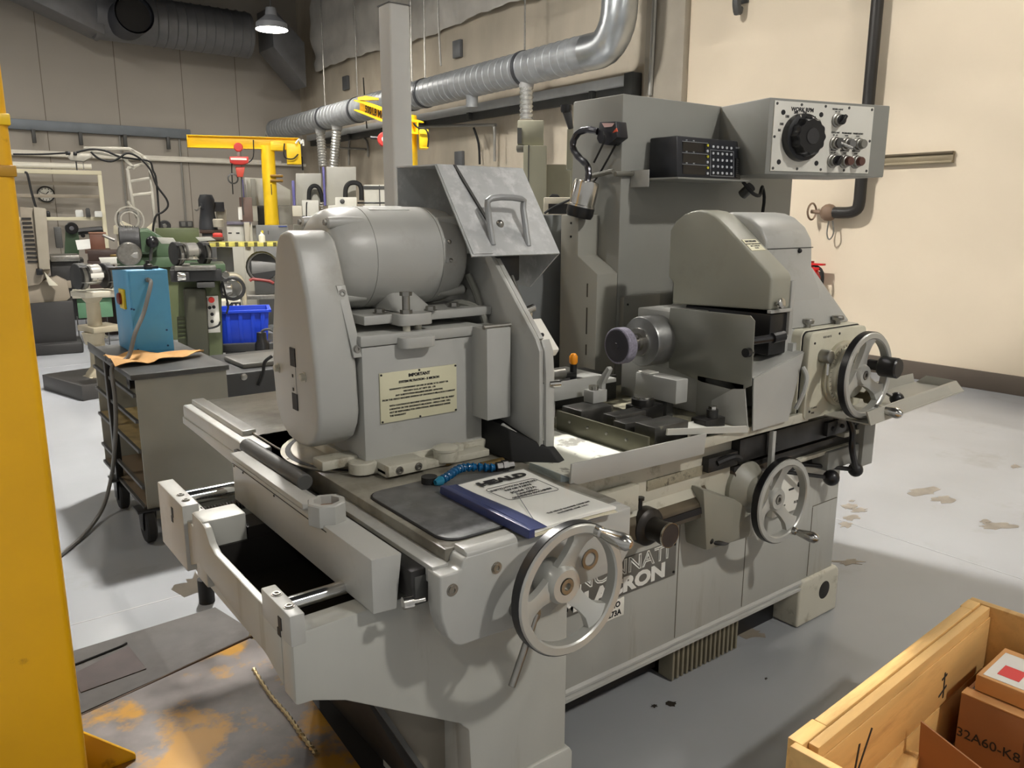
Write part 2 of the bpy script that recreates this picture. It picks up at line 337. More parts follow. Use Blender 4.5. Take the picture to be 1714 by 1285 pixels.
for px,py,jl in ((766,82,'small grey box fixed on the stained concrete wall above the spiral duct'),(579,139,'small dark box on the concrete wall below the insulation blanket'),(769,267,'small grey box on the concrete wall below the channel, above the hood')):
    q=at(px,py,'x',WX-.03); tag(MB().box(WX-.06,WX,q.y-.11,q.y+.11,q.z-.13,q.z+.13,.01).obj('junction_box',mat('jbox',(96,98,100),.5)),jl,'box')
# ---- things on the cream wall
PIPE=mat('black_iron_pipe',(48,46,44),.45,metal=.4)
t=thing('standpipe','black iron pipe down the cream wall ending in a small valve','pipe',(WX-.1,4.2,1.5))
px_=WX-.10
P=[at(1468,0,'x',px_),at(1452,170,'x',px_),at(1441,300,'x',px_),at(1437,352,'x',px_)]
ytop=P[-1].y
MB().tube([(px_,ytop,CZ),(px_,ytop,P[-1].z+1.0),(px_,ytop,P[-1].z+.25),(px_,ytop,P[-1].z+.08),(px_,ytop+.02,P[-1].z+.01),(px_,ytop+.10,P[-1].z-.02),(px_,ytop+.26,P[-1].z-.02)],.055,n=14,smooth=3).obj('pipe_run',PIPE,t)
q=P[-1]; MB().lathe((px_,ytop,q.z+.42),(0,0,1),[(.075,-.06),(.075,.06)],14).obj('coupling',PIPE,t)
v=Vector((px_,ytop+.26,q.z-.02)); MB().sphere(v+Vector((0,.05,0)),.085,14).obj('valve_body',mat('rusty_valve',(120,98,80),.6),t)
MB().cyl(v+Vector((0,.1,0)),v+Vector((0,.24,.01)),.02,n=10).obj('valve_stem',mat('rusty_valve',(120,98,80),.6),t)
MB().lathe(v+Vector((0,.235,.01)),(0,1,0),[(.075,-.012),(.09,0),(.075,.012)],18,caps=False,close=True).obj('valve_wheel',mat('rusty_valve',(120,98,80),.6),t)
MB().tube([v+Vector((0,.04,-.07)),v+Vector((0,.05,-.2)),v+Vector((0,.02,-.26)),v+Vector((0,-.02,-.2)),v+Vector((0,0,-.08))],.008,n=6).obj('tag_wire',BRSH,t)
q1=at(1479,268,'x',WX);q2=at(1598,264,'x',WX)
t=thing('wall_strut','slotted metal strut channel fixed level on the cream wall','strut',(WX,q2.y,q1.z))
MB().box(WX-.03,WX,q2.y,q1.y+.3,q1.z-.055,q1.z+.045,.003).obj('back_plate',mat('strut_zinc',(140,128,104),.5,metal=.4),t)
MB().box(WX-.05,WX-.03,q2.y,q1.y+.3,q1.z+.025,q1.z+.045,.002).obj('lip',mat('strut_dark',(92,80,62),.5,metal=.4),t)
MB().box(WX-.05,WX-.03,q2.y,q1.y+.3,q1.z-.055,q1.z-.035,.002).obj('lip',mat('strut_zinc',(140,128,104),.5,metal=.4),t)
q=at(1238,4,'x',WX-.08); t=thing('wall_hook','dark hook sticking out high on the cream wall','hook',q)
MB().tube([q+Vector((.08,0,.1)),q+Vector((-.02,0,.12)),q+Vector((-.05,0,0)),q+Vector((-.02,0,-.1)),q+Vector((0,0,-.05))],.045,n=8).obj('hook_bend',BRKT,t); MB().box(WX-.02,WX,q.y-.06,q.y+.06,q.z,q.z+.2,.003).obj('hook_plate',BRKT,t)
# fire extinguisher
q=at(1356,470,'x',WX-.14); t=thing('fire_extinguisher','red fire extinguisher hung on the cream wall','extinguisher',(WX-.14,q.y,q.z-.3))
RED=mat('extinguisher_red',(190,30,28),.3)
b=Vector((WX-.14,q.y,q.z-.36)); MB().lathe(b,(0,0,1),[(.085,0),(.095,.02),(.095,.40),(.07,.47),(.03,.50)],20).obj('cylinder',RED,t)
MB().lathe(b+Vector((0,0,.13)),(0,0,1),[(.097,0),(.097,.2)],20,caps=False).obj('label_band',WHITE,t)
MB().box(b.x-.03,b.x+.03,b.y-.14,b.y+.04,b.z+.52,b.z+.54,.004).obj('squeeze_lever',RED,t)
MB().box(b.x-.025,b.x+.025,b.y-.10,b.y+.04,b.z+.47,b.z+.50,.004).obj('carry_handle',RED,t)
MB().cyl(b+Vector((0,0,.49)),b+Vector((0,0,.56)),.025,n=10).obj('valve_head',mat('dark_red',(140,26,24),.4),t)
MB().tube([b+Vector((0,-.03,.52)),b+Vector((0,-.13,.45)),b+Vector((0,-.13,.2))],.014,n=8).obj('hose',BLKR,t)
MB().box(b.x+.09,WX,b.y-.05,b.y+.05,b.z+.2,b.z+.45,.003).obj('wall_bracket',BRKT,t)
# ---- fixtures on the back wall
q=at(167,216,'y',WY-.06)
t=thing('wall_rail','long grey rail with short hangers along the back wall','rail',(2.5,WY-.06,q.z))
MB().box(-1,at(318,228,'y',WY-.06).x,WY-.12,WY,q.z-.09,q.z+.09,.006).obj('channel',mat('rail_blue_grey',(118,124,130),.5,metal=.3),t)
for px in (56,134,208,280):
    x=at(px,225,'y',WY-.1).x; MB().box(x-.03,x+.03,WY-.16,WY-.08,q.z-.32,q.z-.08,.004).obj('hanger',BRKT,t)
WP=mat('white_pipe',(236,230,216),.5)
for k,(a_,b_,py0,py1,lb) in enumerate(((22,470,254,271,'upper of two thin white pipes along the back wall'),(22,600,261,277,'lower of two thin white pipes along the back wall'))):
    A=at(a_,py0,'y',WY-.1); B=at(b_,py1,'y',WY-.1); zz=(A.z+B.z)/2
    tag(MB().tube([(-1,WY-.1,zz),(B.x,WY-.1,zz)],.034,n=10,smooth=0).obj('white_pipe',WP),lb,'pipe')
q=at(77,325,'y',WY-.05); t=thing('wall_clock','round white wall clock with black rim','clock',(q.x,WY-.05,q.z))
MB().lathe((q.x,WY,q.z),(0,-1,0),[(.14,0),(.15,.02),(.15,.05),(.125,.05),(.125,.035)],28,caps=False).obj('rim',BLK,t)
MB().lathe((q.x,WY,q.z),(0,-1,0),[(.128,.0),(.128,.032),(0,.032)],28).obj('dial',WHITE,t)
for k in range(12):
    a=k*PI/6; c=Vector((q.x+.105*math.sin(a),WY-.034,q.z+.105*math.cos(a))); MB().box(c.x-.006,c.x+.006,c.y-.002,c.y,c.z-.012,c.z+.012,0).obj('hour_mark',INK,t)
MB().bar((q.x,WY-.036,q.z),(q.x+.05,WY-.036,q.z+.05),.004,.014,0).obj('hour_hand',INK,t); MB().bar((q.x,WY-.037,q.z),(q.x-.085,WY-.037,q.z+.03),.004,.010,0).obj('minute_hand',INK,t)
for px,(a_,b_) in {200:(225,355),300:(230,390)}.items():
    A=at(px,a_,'y',WY-.04);B=at(px+12,b_,'y',WY-.04); tag(MB().tube([(A.x,WY-.04,A.z),(A.x,WY-.04,max(.3,B.z))],.018,n=6,smooth=0).obj('wall_conduit',CND),'thin vertical conduit down the back wall '+('behind the cable boom' if px==200 else 'to the double outlet box'),'conduit')
q=at(312,375,'y',WY-.05)
t=thing('wall_outlet','double grey outlet box on the back wall above the benches','outlet',(q.x,WY-.05,q.z))
MB().box(q.x-.13,q.x+.13,WY-.06,WY,q.z-.06,q.z+.06,.006).obj('box',BRKT,t)
for s in(-1,1): MB().box(q.x+s*.065-.04,q.x+s*.065+.04,WY-.07,WY-.06,q.z-.045,q.z+.045,.004).obj('cover',mat('outlet_cover',(120,120,116),.5),t)
# ================================================================ the grinding machine
M=thing('grinding_machine','large grey internal grinding machine with motor, belt guards and handwheels, filling the shop floor','grinding machine',(1.6,1.7,0))
def part(mb,name,mt,parent=M,label=None,smooth=35): return mb.obj(name,mt,parent,smooth,label)
def socket(parent,p,d,r=.009,name='socket_screw'):
    d=Vector(d).normalized()
    h=MB(); h.lathe(p,d,[(r*1.35,0),(r*1.35,.0015),(r,.0015),(r,.004),(r*.55,.004),(r*.5,.001),(0,.001)],14); o=h.obj(name,BRSH,parent); return o
def hexbolt(parent,p,d,r=.012,h=.01,name='bolt',mt=None):
    return MB().lathe(p,d,[(r*1.35,0),(r*1.35,.002),(r,.002),(r,h*.85),(r*.85,h)],6).obj(name,mt or BRSH,parent)
# ---- base casting
h=MB()
h.prism('y',[(.497,.575),(.532,.572),(.600,.545),(.872,.377),(.896,.350),(.903,.18),(.903,0),(1.19,0),(1.19,.735),(.497,.725)],1.334,1.395,.006)      # front wall of the wing
h.box(.903,1.19,1.36,1.72,0,.70,.006)
h.prism('x',[(1.396,.585),(1.487,.612),(1.945,.645),(2.05,.60),(2.24,.60),(2.24,.735),(1.97,.735),(1.97,.772),(1.90,.772),(1.865,.765),(1.835,.735),(1.80,.722),(1.396,.722)],.4975,.515,.003)   # left wall of the wing
h.box(.4985,.605,1.885,1.972,.60,.774,.006)
h.box(.50,1.19,2.19,2.24,.60,.735,.004)
h.box(.515,1.19,1.39,2.20,.585,.61,0)
base=part(h,'base',GREYV)
h=MB(); h.prism('y',[(.886,0),(1.205,0),(1.205,.165),(1.195,.18),(.90,.18),(.886,.165)],1.322,1.75,.006); part(h,'base_plinth',GREYV,base)
h=MB(); h.hull8([(.93,1.45,.0),(1.17,1.45,0),(1.17,1.462,0),(.93,1.462,0)],[(.655,1.45,.575),(1.17,1.45,.575),(1.17,1.462,.575),(.655,1.462,.575)],.002); part(h,'under_pan',mat('under_pan_grey',(122,116,104),.55,var=.06),base)
h=MB(); h.hull8([(.90,1.463,.0),(1.17,1.463,0),(1.17,2.2,0),(.90,2.2,0)],[(.64,1.463,.58),(1.17,1.463,.58),(1.17,2.2,.58),(.64,2.2,.58)],.004); part(h,'under_wing_shade_body',VOID,base)  # black body added in place of the shaded void under the wing
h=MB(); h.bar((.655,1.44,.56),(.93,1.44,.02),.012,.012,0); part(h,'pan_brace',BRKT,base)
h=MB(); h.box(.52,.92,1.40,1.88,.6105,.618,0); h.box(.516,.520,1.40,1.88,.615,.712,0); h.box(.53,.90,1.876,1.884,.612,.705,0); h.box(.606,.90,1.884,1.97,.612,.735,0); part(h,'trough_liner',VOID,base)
# main bed
h=MB()
h.prism('y',[(1.18,.14),(2.472,.14),(2.472,.14),(2.70,.14),(2.70,.60),(1.18,.60)],1.511,2.14,.006)
bed=part(h,'bed',GREYV)
h=MB(); h.prism('x',[(1.511,.165),(1.503,.17),(1.503,.178),(1.511,.185)],1.19,2.71,0); h.prism('x',[(1.511,.146),(1.500,.150),(1.500,.160),(1.511,.164)],1.19,2.71,0); part(h,'plinth_ridge',GREY,bed)
h=MB()
h.prism('y',[(2.474,0),(2.735,0),(2.735,.165),(2.715,.185),(2.49,.185),(2.474,.15)],1.498,2.16,.010,3); part(h,'foot',CREAM,bed)
c=at(1380,987,'y',1.497); part(MB().lathe((c.x,1.4985,c.z),(0,-1,0),[(0,.001),(.034,.001),(.037,.0),(.037,-.002)],24,caps=False),'lifting_hole',VOID,bed)
h=MB(); h.box(1.21,2.47,1.62,2.12,.02,.14,0); part(h,'under_bed_shadow_fill',VOID,bed)  # black block added as the shade in the open recess below the bed
h=MB(); h.box(2.23,2.47,1.60,1.62,0,.138,0); part(h,'under_bed_plate',BLK,bed)
for i in range(15):
    x=1.84+i*.0235; part(MB().box(x,x+.011,1.545,1.64,.004,.125,.002),'cooling_fin',mat('motor_fin_grey',(128,122,104),.5,metal=.3,var=.1),bed)
part(MB().box(1.84,2.19,1.60,1.66,.002,.13,.004),'sump_motor',mat('motor_fin_grey',(128,122,104),.5,metal=.3,var=.1),bed)
# seams on the bed front
for x in (1.80,2.14,2.53): part(MB().box(x,x+.0022,1.5095,1.512,.19,.595 if x<2.5 else .46,0),'panel_seam',mat('seam_grime',(98,92,78),.7),bed)
part(MB().box(2.53,2.69,1.5095,1.512,.462,.4645,0),'panel_seam',mat('seam_grime',(98,92,78),.7),bed)
# nameplate
NP=mat('nameplate_grey',(112,110,104),.45,metal=.3)
npz0,npz1=.412,.527
npl=part(MB().box(1.27,1.785,1.506,1.5105,npz0,npz1,.001),'nameplate',NP,bed)
SIL=mat('nameplate_silver',(222,221,214),.4)
text('CINCINNATI',.066,SIL,(1.527,1.5055,.4985),(1,0,0),(0,0,1),npl,bold=.0,sx=1.18,outline=.0016)
text('MILACRON',.062,SIL,(1.527,1.5055,.442),(1,0,0),(0,0,1),npl,bold=.0032,sx=1.33)
for x in (1.28,1.776):
    for z in (npz0+.012,npz1-.012): part(MB().cyl((x,1.506,z),(x,1.503,z),.004,n=8),'rivet',INK,npl)
np2=part(MB().box(1.42,1.565,1.5065,1.5105,.348,.405,.001),'model_plate',WHITE,bed)
text('NO',.024,INK,(1.548,1.506,.389),(1,0,0),(0,0,1),np2,bold=.0008,align='RIGHT'); text('273A',.024,INK,(1.552,1.506,.363),(1,0,0),(0,0,1),np2,bold=.0008,align='RIGHT')
# ---- end blocks and guide rods of the wing
h=MB(); h.box(.494,.524,1.332,1.482,.70,.764,.003); nb=part(h,'rod_block',GREY)
socket(nb,(.509,1.372,.764),(0,0,1),.008); socket(nb,(.509,1.435,.764),(0,0,1),.008)
part(MB().prism('x',[(1.383,.700),(1.398,.700),(1.398,.716),(1.392,.716),(1.392,.742),(1.376,.742),(1.376,.716),(1.383,.716)],.4925,.4945,0),'key_slot',INK,nb)
h=MB(); h.box(.488,.530,2.02,2.262,.597,.775,.003); h.box(.53,.56,2.06,2.24,.597,.735,.003); fb=part(h,'rod_block',GREY)
socket(fb,(.509,2.06,.775),(0,0,1),.008); socket(fb,(.509,2.11,.775),(0,0,1),.008)
part(MB().prism('x',[(2.120,.700),(2.135,.700),(2.135,.716),(2.129,.716),(2.129,.742),(2.113,.742),(2.113,.716),(2.120,.716)],.4865,.4885,0),'key_slot',INK,fb)
CHR=mat('chrome_rod',(210,210,208),.12,metal=1,var=.02)
part(MB().cyl((.52,1.43,.738),(.86,1.43,.738),.016,n=18),'guide_rod',CHR); part(MB().cyl((.53,2.16,.745),(.80,2.16,.745),.022,n=18),'guide_rod',CHR)
h=MB(); n=60
h.tube([(.53+.24*i/n/1.0,2.09,.722) for i in range(n+1)],.014,n=10,smooth=0,rads=lambda u:.014*(1+.12*math.cos(u*n*PI))); part(h,'lead_screw',DARKS)
# ---- cross slide: long side bar, ways, table
h=MB(); h.prism('y',[(.648,.735),(.700,.731),(.715,.846),(.648,.849)],1.296,2.105,.0025); sb=part(h,'slide_bar',GREY)
part(MB().box(.6465,.6475,1.50,2.10,.838,.8395,0),'bar_seam',INK,sb)
for y in (1.58,1.80,2.02,2.09): part(MB().cyl((.648,y,.833),(.6465,y,.833),.003,n=8),'screw_head',INK,sb)
part(MB().hull8([(.650,1.63,.848),(.692,1.60,.848),(.692,2.13,.848),(.650,2.13,.848)],[(.652,1.635,.860),(.690,1.605,.860),(.690,2.13,.860),(.652,2.13,.860)],.002),'way_cover',GREY,sb)
part(MB().cyl((.712,1.76,.864),(.708,2.16,.864),.021,n=18,bev=.003),'round_way_bar',BRKT,sb)
h=MB(); h.lathe((.672,1.548,.842),(0,0,1),[(.042,0),(.043,.002),(.043,.046),(.040,.049),(.029,.049),(.028,.030),(0,.030)],8); ct=part(h,'filler_cup',GREY,sb)
part(MB().lathe((.672,1.548,.8735),(0,0,1),[(0,0),(.0285,0)],18,caps=False),'cup_rust',mat('rust_brown',(120,86,58),.8,var=.2,scale=40),ct)
h=MB(); h.box(.715,.752,1.262,2.3,.76,.818,.002); part(h,'slide_way',DARKS,sb)
h=MB(); h.box(.748,.786,1.236,1.74,.79,.828,.003); part(h,'way_strip',GREY,sb)
h=MB(); h.box(.722,.752,1.26,1.30,.745,.805,.002); part(h,'stop_bracket',BRKT,sb); k=at(682,1006,'y',1.25); part(MB().lathe((k.x-.012,1.247,k.z),(1,-.2,0),[(.005,0.045),(.005,.022),(.0125,.020),(.0125,0),(0,0)],14),'stop_screw',STEEL,sb)
h=MB(); h.box(.786,1.262,1.25,2.30,.79,.850,.004); h.box(.786,1.40,2.0,2.86,.79,.850,.004); tb=part(h,'cross_table',mat('table_oily_grey',(140,137,126),.33,var=.14,scale=8,dirt=(78,72,60),dscale=4.5,damt=.8,dcut=(.40,.62)))
h=MB(); h.prism('z',[(.726,2.18),(.80,2.18),(.80,2.87),(.726,2.87)],.775,.842,.006); h.box(.757,.80,2.34,2.87,.80,.858,.004); part(h,'table_lip',GREY,tb)
h=MB(); h.prism('x',[(2.10,.735),(2.20,.755),(2.66,.770),(2.87,.775),(2.87,.80),(2.10,.80)],.722,.74,.003); part(h,'lip_skirt',GREY,tb)
part(MB().prism('z',rrect(.802,1.19,1.268,1.63,.045),.850,.8535,.001),'table_mat_groove',INK,tb)
part(MB().prism('z',rrect(.806,1.186,1.272,1.626,.042),.850,.8555,.001),'table_mat',mat('slate_mat',(96,97,98),.42,var=.22,scale=22,dirt=(140,142,144),dscale=16,damt=.5,dcut=(.5,.7)),tb)
part(MB().lathe((1.02,1.99,.85),(0,0,1),[(.262,0),(.262,.003),(.250,.003),(.248,.001),(.235,.001),(.233,.005),(.19,.006)],56),'swivel_ring',mat('swivel_steel',(150,146,134),.3,metal=.6,var=.15,scale=14),tb)
part(MB().lathe((1.02,1.99,.851),(0,0,1),[(.249,0.0),(.249,.0025),(.236,.0025),(.236,.0)],56,caps=False),'swivel_groove',INK,tb)
# apron with rounded corner
ap=[(.745,.822),(.745,.75),(.749,.725),(.760,.690),(.776,.668),(.790,.660),(.97,.652),(1.02,.652),(1.06,.675),(1.10,.695),(1.20,.700),(1.24,.712),(1.262,.74),(1.262,.846),(.805,.846),(.797,.838),(.795,.824),(.785,.822)]
h=MB(); h.prism('y',ap,1.203,1.252,.005,3); apr=part(h,'apron',GREY)
h=MB(); h.prism('x',[(1.203,.838),(1.206,.852),(1.218,.858),(1.252,.858),(1.252,.838)],.808,.935,.004); part(h,'apron_cap',GREY,apr)
for px,py in ((757,987),(831,950),(969,903)): c=at(px,py,'y',1.203); socket(apr,c,(0,-1,0),.0095)
# ---- handwheels (rim, spokes and hub of one casting)
def handwheel(c,Rr,sp,hand_a,label,w=.03,back=None,hub_r=.042,dish=.03):
    c=Vector(c); h=MB(); hc=c+Vector((0,dish,0))
    h.lathe(c,(0,-1,0),[(Rr*.835,-w*.4),(Rr*.965,-w*.5),(Rr*.985,-w*.4),(Rr*.985,w*.35),(Rr*.965,w*.5),(Rr*.86,w*.5),(Rr*.835,w*.38)],56,caps=False,close=True)
    h.lathe(hc,(0,-1,0),[(hub_r*.9,-.05),(hub_r,-.04),(hub_r,.012),(hub_r*.85,.022),(hub_r*.45,.022),(hub_r*.42,.017),(0,.017)],28)
    for a in sp:
        a=R(a); d=Vector((math.cos(a),0,math.sin(a))); n=Vector((-math.sin(a),0,math.cos(a))); r0=hub_r*.6; r1=Rr*.86; ring=[]
        for k in range(9):
            t=k/8; r=r0+(r1-r0)*t; wd=(.036+.024*(2*t-1)**2+.02*max(0,t-.75)/.25)*Rr/.15; y=dish*(1-t**1.5)
            q=c+d*r+Vector((0,y,0)); ring.append([q+n*wd/2+Vector((0,-.007,0)),q+Vector((0,-.012,0)),q-n*wd/2+Vector((0,-.007,0)),q-n*wd/2+Vector((0,.010,0)),q+n*wd/2+Vector((0,.010,0))])
        V=[[h.bm.verts.new(p) for p in rg] for rg in ring]; fs=[]
        for A_,B_ in zip(V[:-1],V[1:]):
            for i in range(5): fs.append(h.bm.faces.new((A_[i],A_[(i+1)%5],B_[(i+1)%5],B_[i])))
        fs+=[h.bm.faces.new(V[0]),h.bm.faces.new(V[-1])]; bmesh.ops.recalc_face_normals(h.bm,faces=fs)
    wh=part(h,'handwheel',WHEEL,M,label)
    part(MB().lathe(c,(0,-1,0),[(Rr*.97,-w*.42),(Rr,-w*.38),(Rr,w*.30),(Rr*.97,w*.36)],56,caps=False),'rim_band',BLK,wh)
    part(MB().lathe(hc,(0,-1,0),[(hub_r*.40,.016),(hub_r*.40,.024),(hub_r*.2,.024),(hub_r*.18,.018),(0,.018)],14),'hub_bolt',BRSH,wh)
    part(MB().cyl(hc+Vector((0,.03,0)),c+Vector((0,(back or .07),0)),hub_r*.75,n=20),'shaft_collar',BRSH,wh)
    a=R(hand_a); p=c+Vector((math.cos(a)*Rr*.91,-w*.5,math.sin(a)*Rr*.91)); ax=Vector((.25,-1,-.12)).normalized()
    part(MB().lathe(p,ax,[(.013,-.004),(.013,.008),(.010,.012),(.0125,.022),(.018,.058),(.0165,.072),(.009,.081),(0,.083)],18),'crank_handle',STEEL,wh)
    return wh
w1=handwheel((1.012,1.13,.748),.143,(72,192,312),62,'large aluminium handwheel with black band on the apron',back=.075)
part(MB().lathe((.935,1.165,.70),(0,-1,0),[(.024,-.04),(.026,-.03),(.026,.005),(.02,.012),(0,.013)],20),'lever_hub',BRSH,w1)
part(MB().cyl((.940,1.15,.705),(.862,1.13,.580),.0075,n=12,bev=.001),'spoke_lever',BRSH,w1)
part(MB().lathe((1.135,1.204,.752),(0,-1,0),[(.024,0),(.024,.004),(.016,.004),(.014,.0),(0,-.001)],20),'oil_sight',BRSH,w1)
w2=handwheel((2.135,1.385,.612),.140,(80,200,305),-62,'aluminium handwheel with black band on the gearbox',back=.10,hub_r=.038)
w3=handwheel((2.418,1.30,.998),.142,(85,205,325),-62,'aluminium handwheel in front of the graduated dial',back=.10,hub_r=.035,dish=.02)
# ---- workhead
h=MB(); h.box(.862,1.25,1.748,2.24,.852,.885,.005); h.box(.90,1.22,1.70,1.78,.852,.872,.004); whb=part(h,'workhead_base',CREAM)
h=MB(); h.box(.876,1.238,1.762,2.22,.872,1.178,.004); box=part(h,'workhead_housing',GREY)
h=MB(); h.box(.872,1.242,1.757,2.225,1.1795,1.207,.004); part(h,'housing_cover',GREY,box)
h=MB(); h.prism('z',rrect(.975,1.075,1.725,1.79,.02),1.168,1.196,.003); part(h,'cover_lug',GREY,box)
pl=part(MB().box(.921,1.152,1.7575,1.762,.978,1.108,.001),'instruction_plate',PLATEC,box)
tx=1.036; Fy=1.7570
def pt(s,z,sz,al='CENTER',x=None,b=.0002): text(s,sz,INK,(x if x is not None else tx,Fy,z),(1,0,0),(0,0,1),pl,align=al,bold=b)
pt('IMPORTANT',1.0945,.0115,b=.0005); pt('SYSTEM FILTRATION - 5 MICRON',1.080,.0082,b=.0004)
for i,s in enumerate(('WARRANTY CONTINGENT ON USE OF MOBIL D.T.E. LIGHT OIL','VISCOSITY S.U.S. AT 100°F 150 - 170','ANY SUBSTITUTION REQUIRES SPECIFIC APPROVAL','FROM THE HEALD MACHINE DIVISION OF CINCINNATI MILACRON COMPANY')): pt(s,1.064-i*.0088,.0062)
for i,s in enumerate(('WITH CONTINUOUS MACHINE OPERATION, CHANGE THE OIL EVERY','6 MONTHS OR THE CINCINNATI MILACRON - HEALD CORP. WILL','NOT BE RESPONSIBLE FOR OPERATIONAL PERFORMANCE UNDER','THE WARRANTY')): pt(s,1.021-i*.0088,.0062,'LEFT',.946)
for x,z in ((.925,1.104),(1.148,1.104),(.925,.982),(1.148,.982),(1.036,1.105),(1.036,.981)): part(MB().cyl((x,1.7576,z),(x,1.7555,z),.0028,n=8),'rivet',INK,pl)
# clamp block, cap and dogs at the foot of the workhead
h=MB(); h.box(.900,1.01,1.685,1.76,.858,.886,.003); cb=part(h,'clamp_block',CREAM); socket(cb,(.93,1.685,.871),(0,-1,0),.008); socket(cb,(.985,1.685,.871),(0,-1,0),.008)
h=MB(); h.lathe((1.085,1.712,.862),(0,0,1),[(.03,0),(.033,.003),(.033,.028),(.035,.030),(.035,.036),(.024,.041),(0,.042)],26); part(h,'locking_cap',CREAM); part(MB().box(1.10,1.155,1.73,1.76,.855,.89,.003),'cap_bracket',CREAM)
part(MB().cyl((1.085,1.712,.851),(1.085,1.712,.866),.014,n=12),'cap_stem',mat('old_brass',(120,100,60),.4,metal=.7))
h=MB(); h.box(.775,.875,1.80,1.86,.868,.893,.004); part(h,'swivel_clamp',CREAM)
h=MB(); h.lathe((.872,1.775,.857),(0,0,1),[(.035,0),(.035,.026),(.032,.029),(0,.029)],20); h.box(.885,.92,1.745,1.80,.857,.884,.003); part(h,'swivel_clamp',CREAM)
# belt guard of the workhead: tapered, rounded top and bottom
prof=[(1.762,1.02),(1.768,1.134),(1.800,1.30)]+[(1.842,1.41)]+[(1.858,1.437),(1.885,1.456),(1.915,1.461),(1.945,1.455),(1.97,1.436),(1.985,1.40),(2.04,1.19),(2.05,1.09),(2.042,1.0),(2.01,.952),(1.96,.926),(1.90,.918),(1.84,.925),(1.795,.948),(1.771,.985)]
h=MB(); h.prism('x',prof,.755,.866,.012,3); bg=part(h,'belt_guard',GREY,label='tapered grey belt guard with slot and bolts')
part(MB().box(.7535,.756,1.888,1.920,1.045,1.135,0),'slot_insert',GREY,bg)
for z0,z1 in ((1.125,1.172),(1.012,1.055)): part(MB().box(.7525,.7555,1.884,1.916,z0,z1,0),'slot',INK,bg)
for y,z in ((1.905,1.10),(1.905,1.065)): part(MB().box(.752,.7535,y-.003,y+.003,z-.004,z+.004,0),'slot_mark',INK,bg)
hexbolt(bg,(.755,2.005,1.105),(-1,0,0),.010,.012,'guard_bolt',CREAM); hexbolt(bg,(.755,1.835,1.108),(-1,0,0),.010,.012,'guard_bolt',CREAM)
h=MB(); h.hull8([(.856,1.763,1.155),(.880,1.763,1.155),(.880,1.769,1.155),(.856,1.769,1.155)],[(.838,1.808,1.330),(.862,1.808,1.330),(.862,1.814,1.330),(.838,1.814,1.330)],.001); gb=part(h,'guard_strap',GREY,bg); socket(gb,(.851,1.805,1.31),(0,-1,.1),.008); socket(gb,(.867,1.768,1.175),(0,-1,.1),.008)
# motor and its mounting
h=MB(); h.box(.905,1.30,1.80,2.20,1.226,1.250,.004); h.prism('z',rrect(.985,1.085,1.755,1.83,.02),1.222,1.252,.003); mp=part(h,'motor_plate',GREY)
for x,y in ((1.012,1.775),(1.055,1.79)): part(MB().cyl((x,y,1.19),(x,y,1.23),.010,n=14),'jack_post',CREAM,mp)
h=MB(); h.cyl((1.012,1.775,1.25),(1.012,1.775,1.262),.016,n=6); h.cyl((1.012,1.775,1.262),(1.012,1.775,1.30),.010,n=14); h.cyl((1.012,1.775,1.298),(1.012,1.775,1.308),.016,n=6); part(h,'jack_screw',BRSH,mp)
for x,y in ((.965,1.83),(1.10,1.80),(1.20,1.84)): hexbolt(mp,(x,y,1.252),(0,0,1),.013,.012)
my,mz,mr=1.985,1.385,.136
h=MB(); h.lathe((.852,my,mz),(1,0,0),[(0,0),(.05,.0),(.085,.005),(.108,.016),(.124,.034),(.131,.058),(mr-.001,.09),(mr,.118),(mr,.122),(mr-.0018,.1225),(mr-.0018,.1245),(mr,.125),(mr+.001,.22),(mr,.322),(mr-.0018,.3225),(mr-.0018,.3245),(mr,.325),(mr-.003,.37),(.126,.398),(.110,.417),(.08,.428),(0,.430)],48); mo=part(h,'motor',GREY,label='round grey motor with smooth end bells')
for a in (50,130,230,310):
    a=R(a); 
    for x0,x1 in ((.862,.965),(1.185,1.276)):
        c=Vector((0,math.cos(a)*(mr-.012),math.sin(a)*(mr-.012)))
        part(MB().lathe((x0,my+c.y,mz+c.z),(1,0,0),[(.010,0),(.014,.004),(.016,(x1-x0)*.5),(.014,x1-x0-.004),(.010,x1-x0)],14),'through_bolt_boss',GREY,mo)
        part(MB().cyl((x0-.006 if x0<1 else x1,my+c.y,mz+c.z),(x0 if x0<1 else x1+.006,my+c.y,mz+c.z),.008,n=6),'nut',BRSH,mo)
h=MB(); h.hull8([(1.00,1.80,1.25),(1.12,1.80,1.25),(1.12,2.17,1.25),(1.00,2.17,1.25)],[(1.025,1.89,1.30),(1.10,1.89,1.30),(1.10,2.08,1.30),(1.025,2.08,1.30)],.012); part(h,'motor_foot',GREY,mo)
# small inspection plate on the end bell, name plate on top
def on_motor(x,ang,dr=.0): return Vector((x,my+math.cos(R(ang))*(mr+dr),mz+math.sin(R(ang))*(mr+dr)))
h=MB(); h.hull8([on_motor(1.182,186,-.004),on_motor(1.222,184,-.008),on_motor(1.222,160,-.008),on_motor(1.182,158,-.004)],[on_motor(1.182,186,.002),on_motor(1.222,184,.001),on_motor(1.222,160,.001),on_motor(1.182,158,.002)],.001)
ip=part(h,'inspection_cover',GREY,mo)
for a in (183,162): part(MB().sphere(on_motor(1.198,a,.001),.006,10),'cover_screw',BRSH,ip)
part(MB().hull8([on_motor(1.0,92),on_motor(1.12,92),on_motor(1.12,112),on_motor(1.0,112)],[on_motor(1.0,92,.002),on_motor(1.12,92,.002),on_motor(1.12,112,.002),on_motor(1.0,112,.002)],0),'rating_plate',mat('rating_plate',(176,176,172),.4,metal=.4),mo)
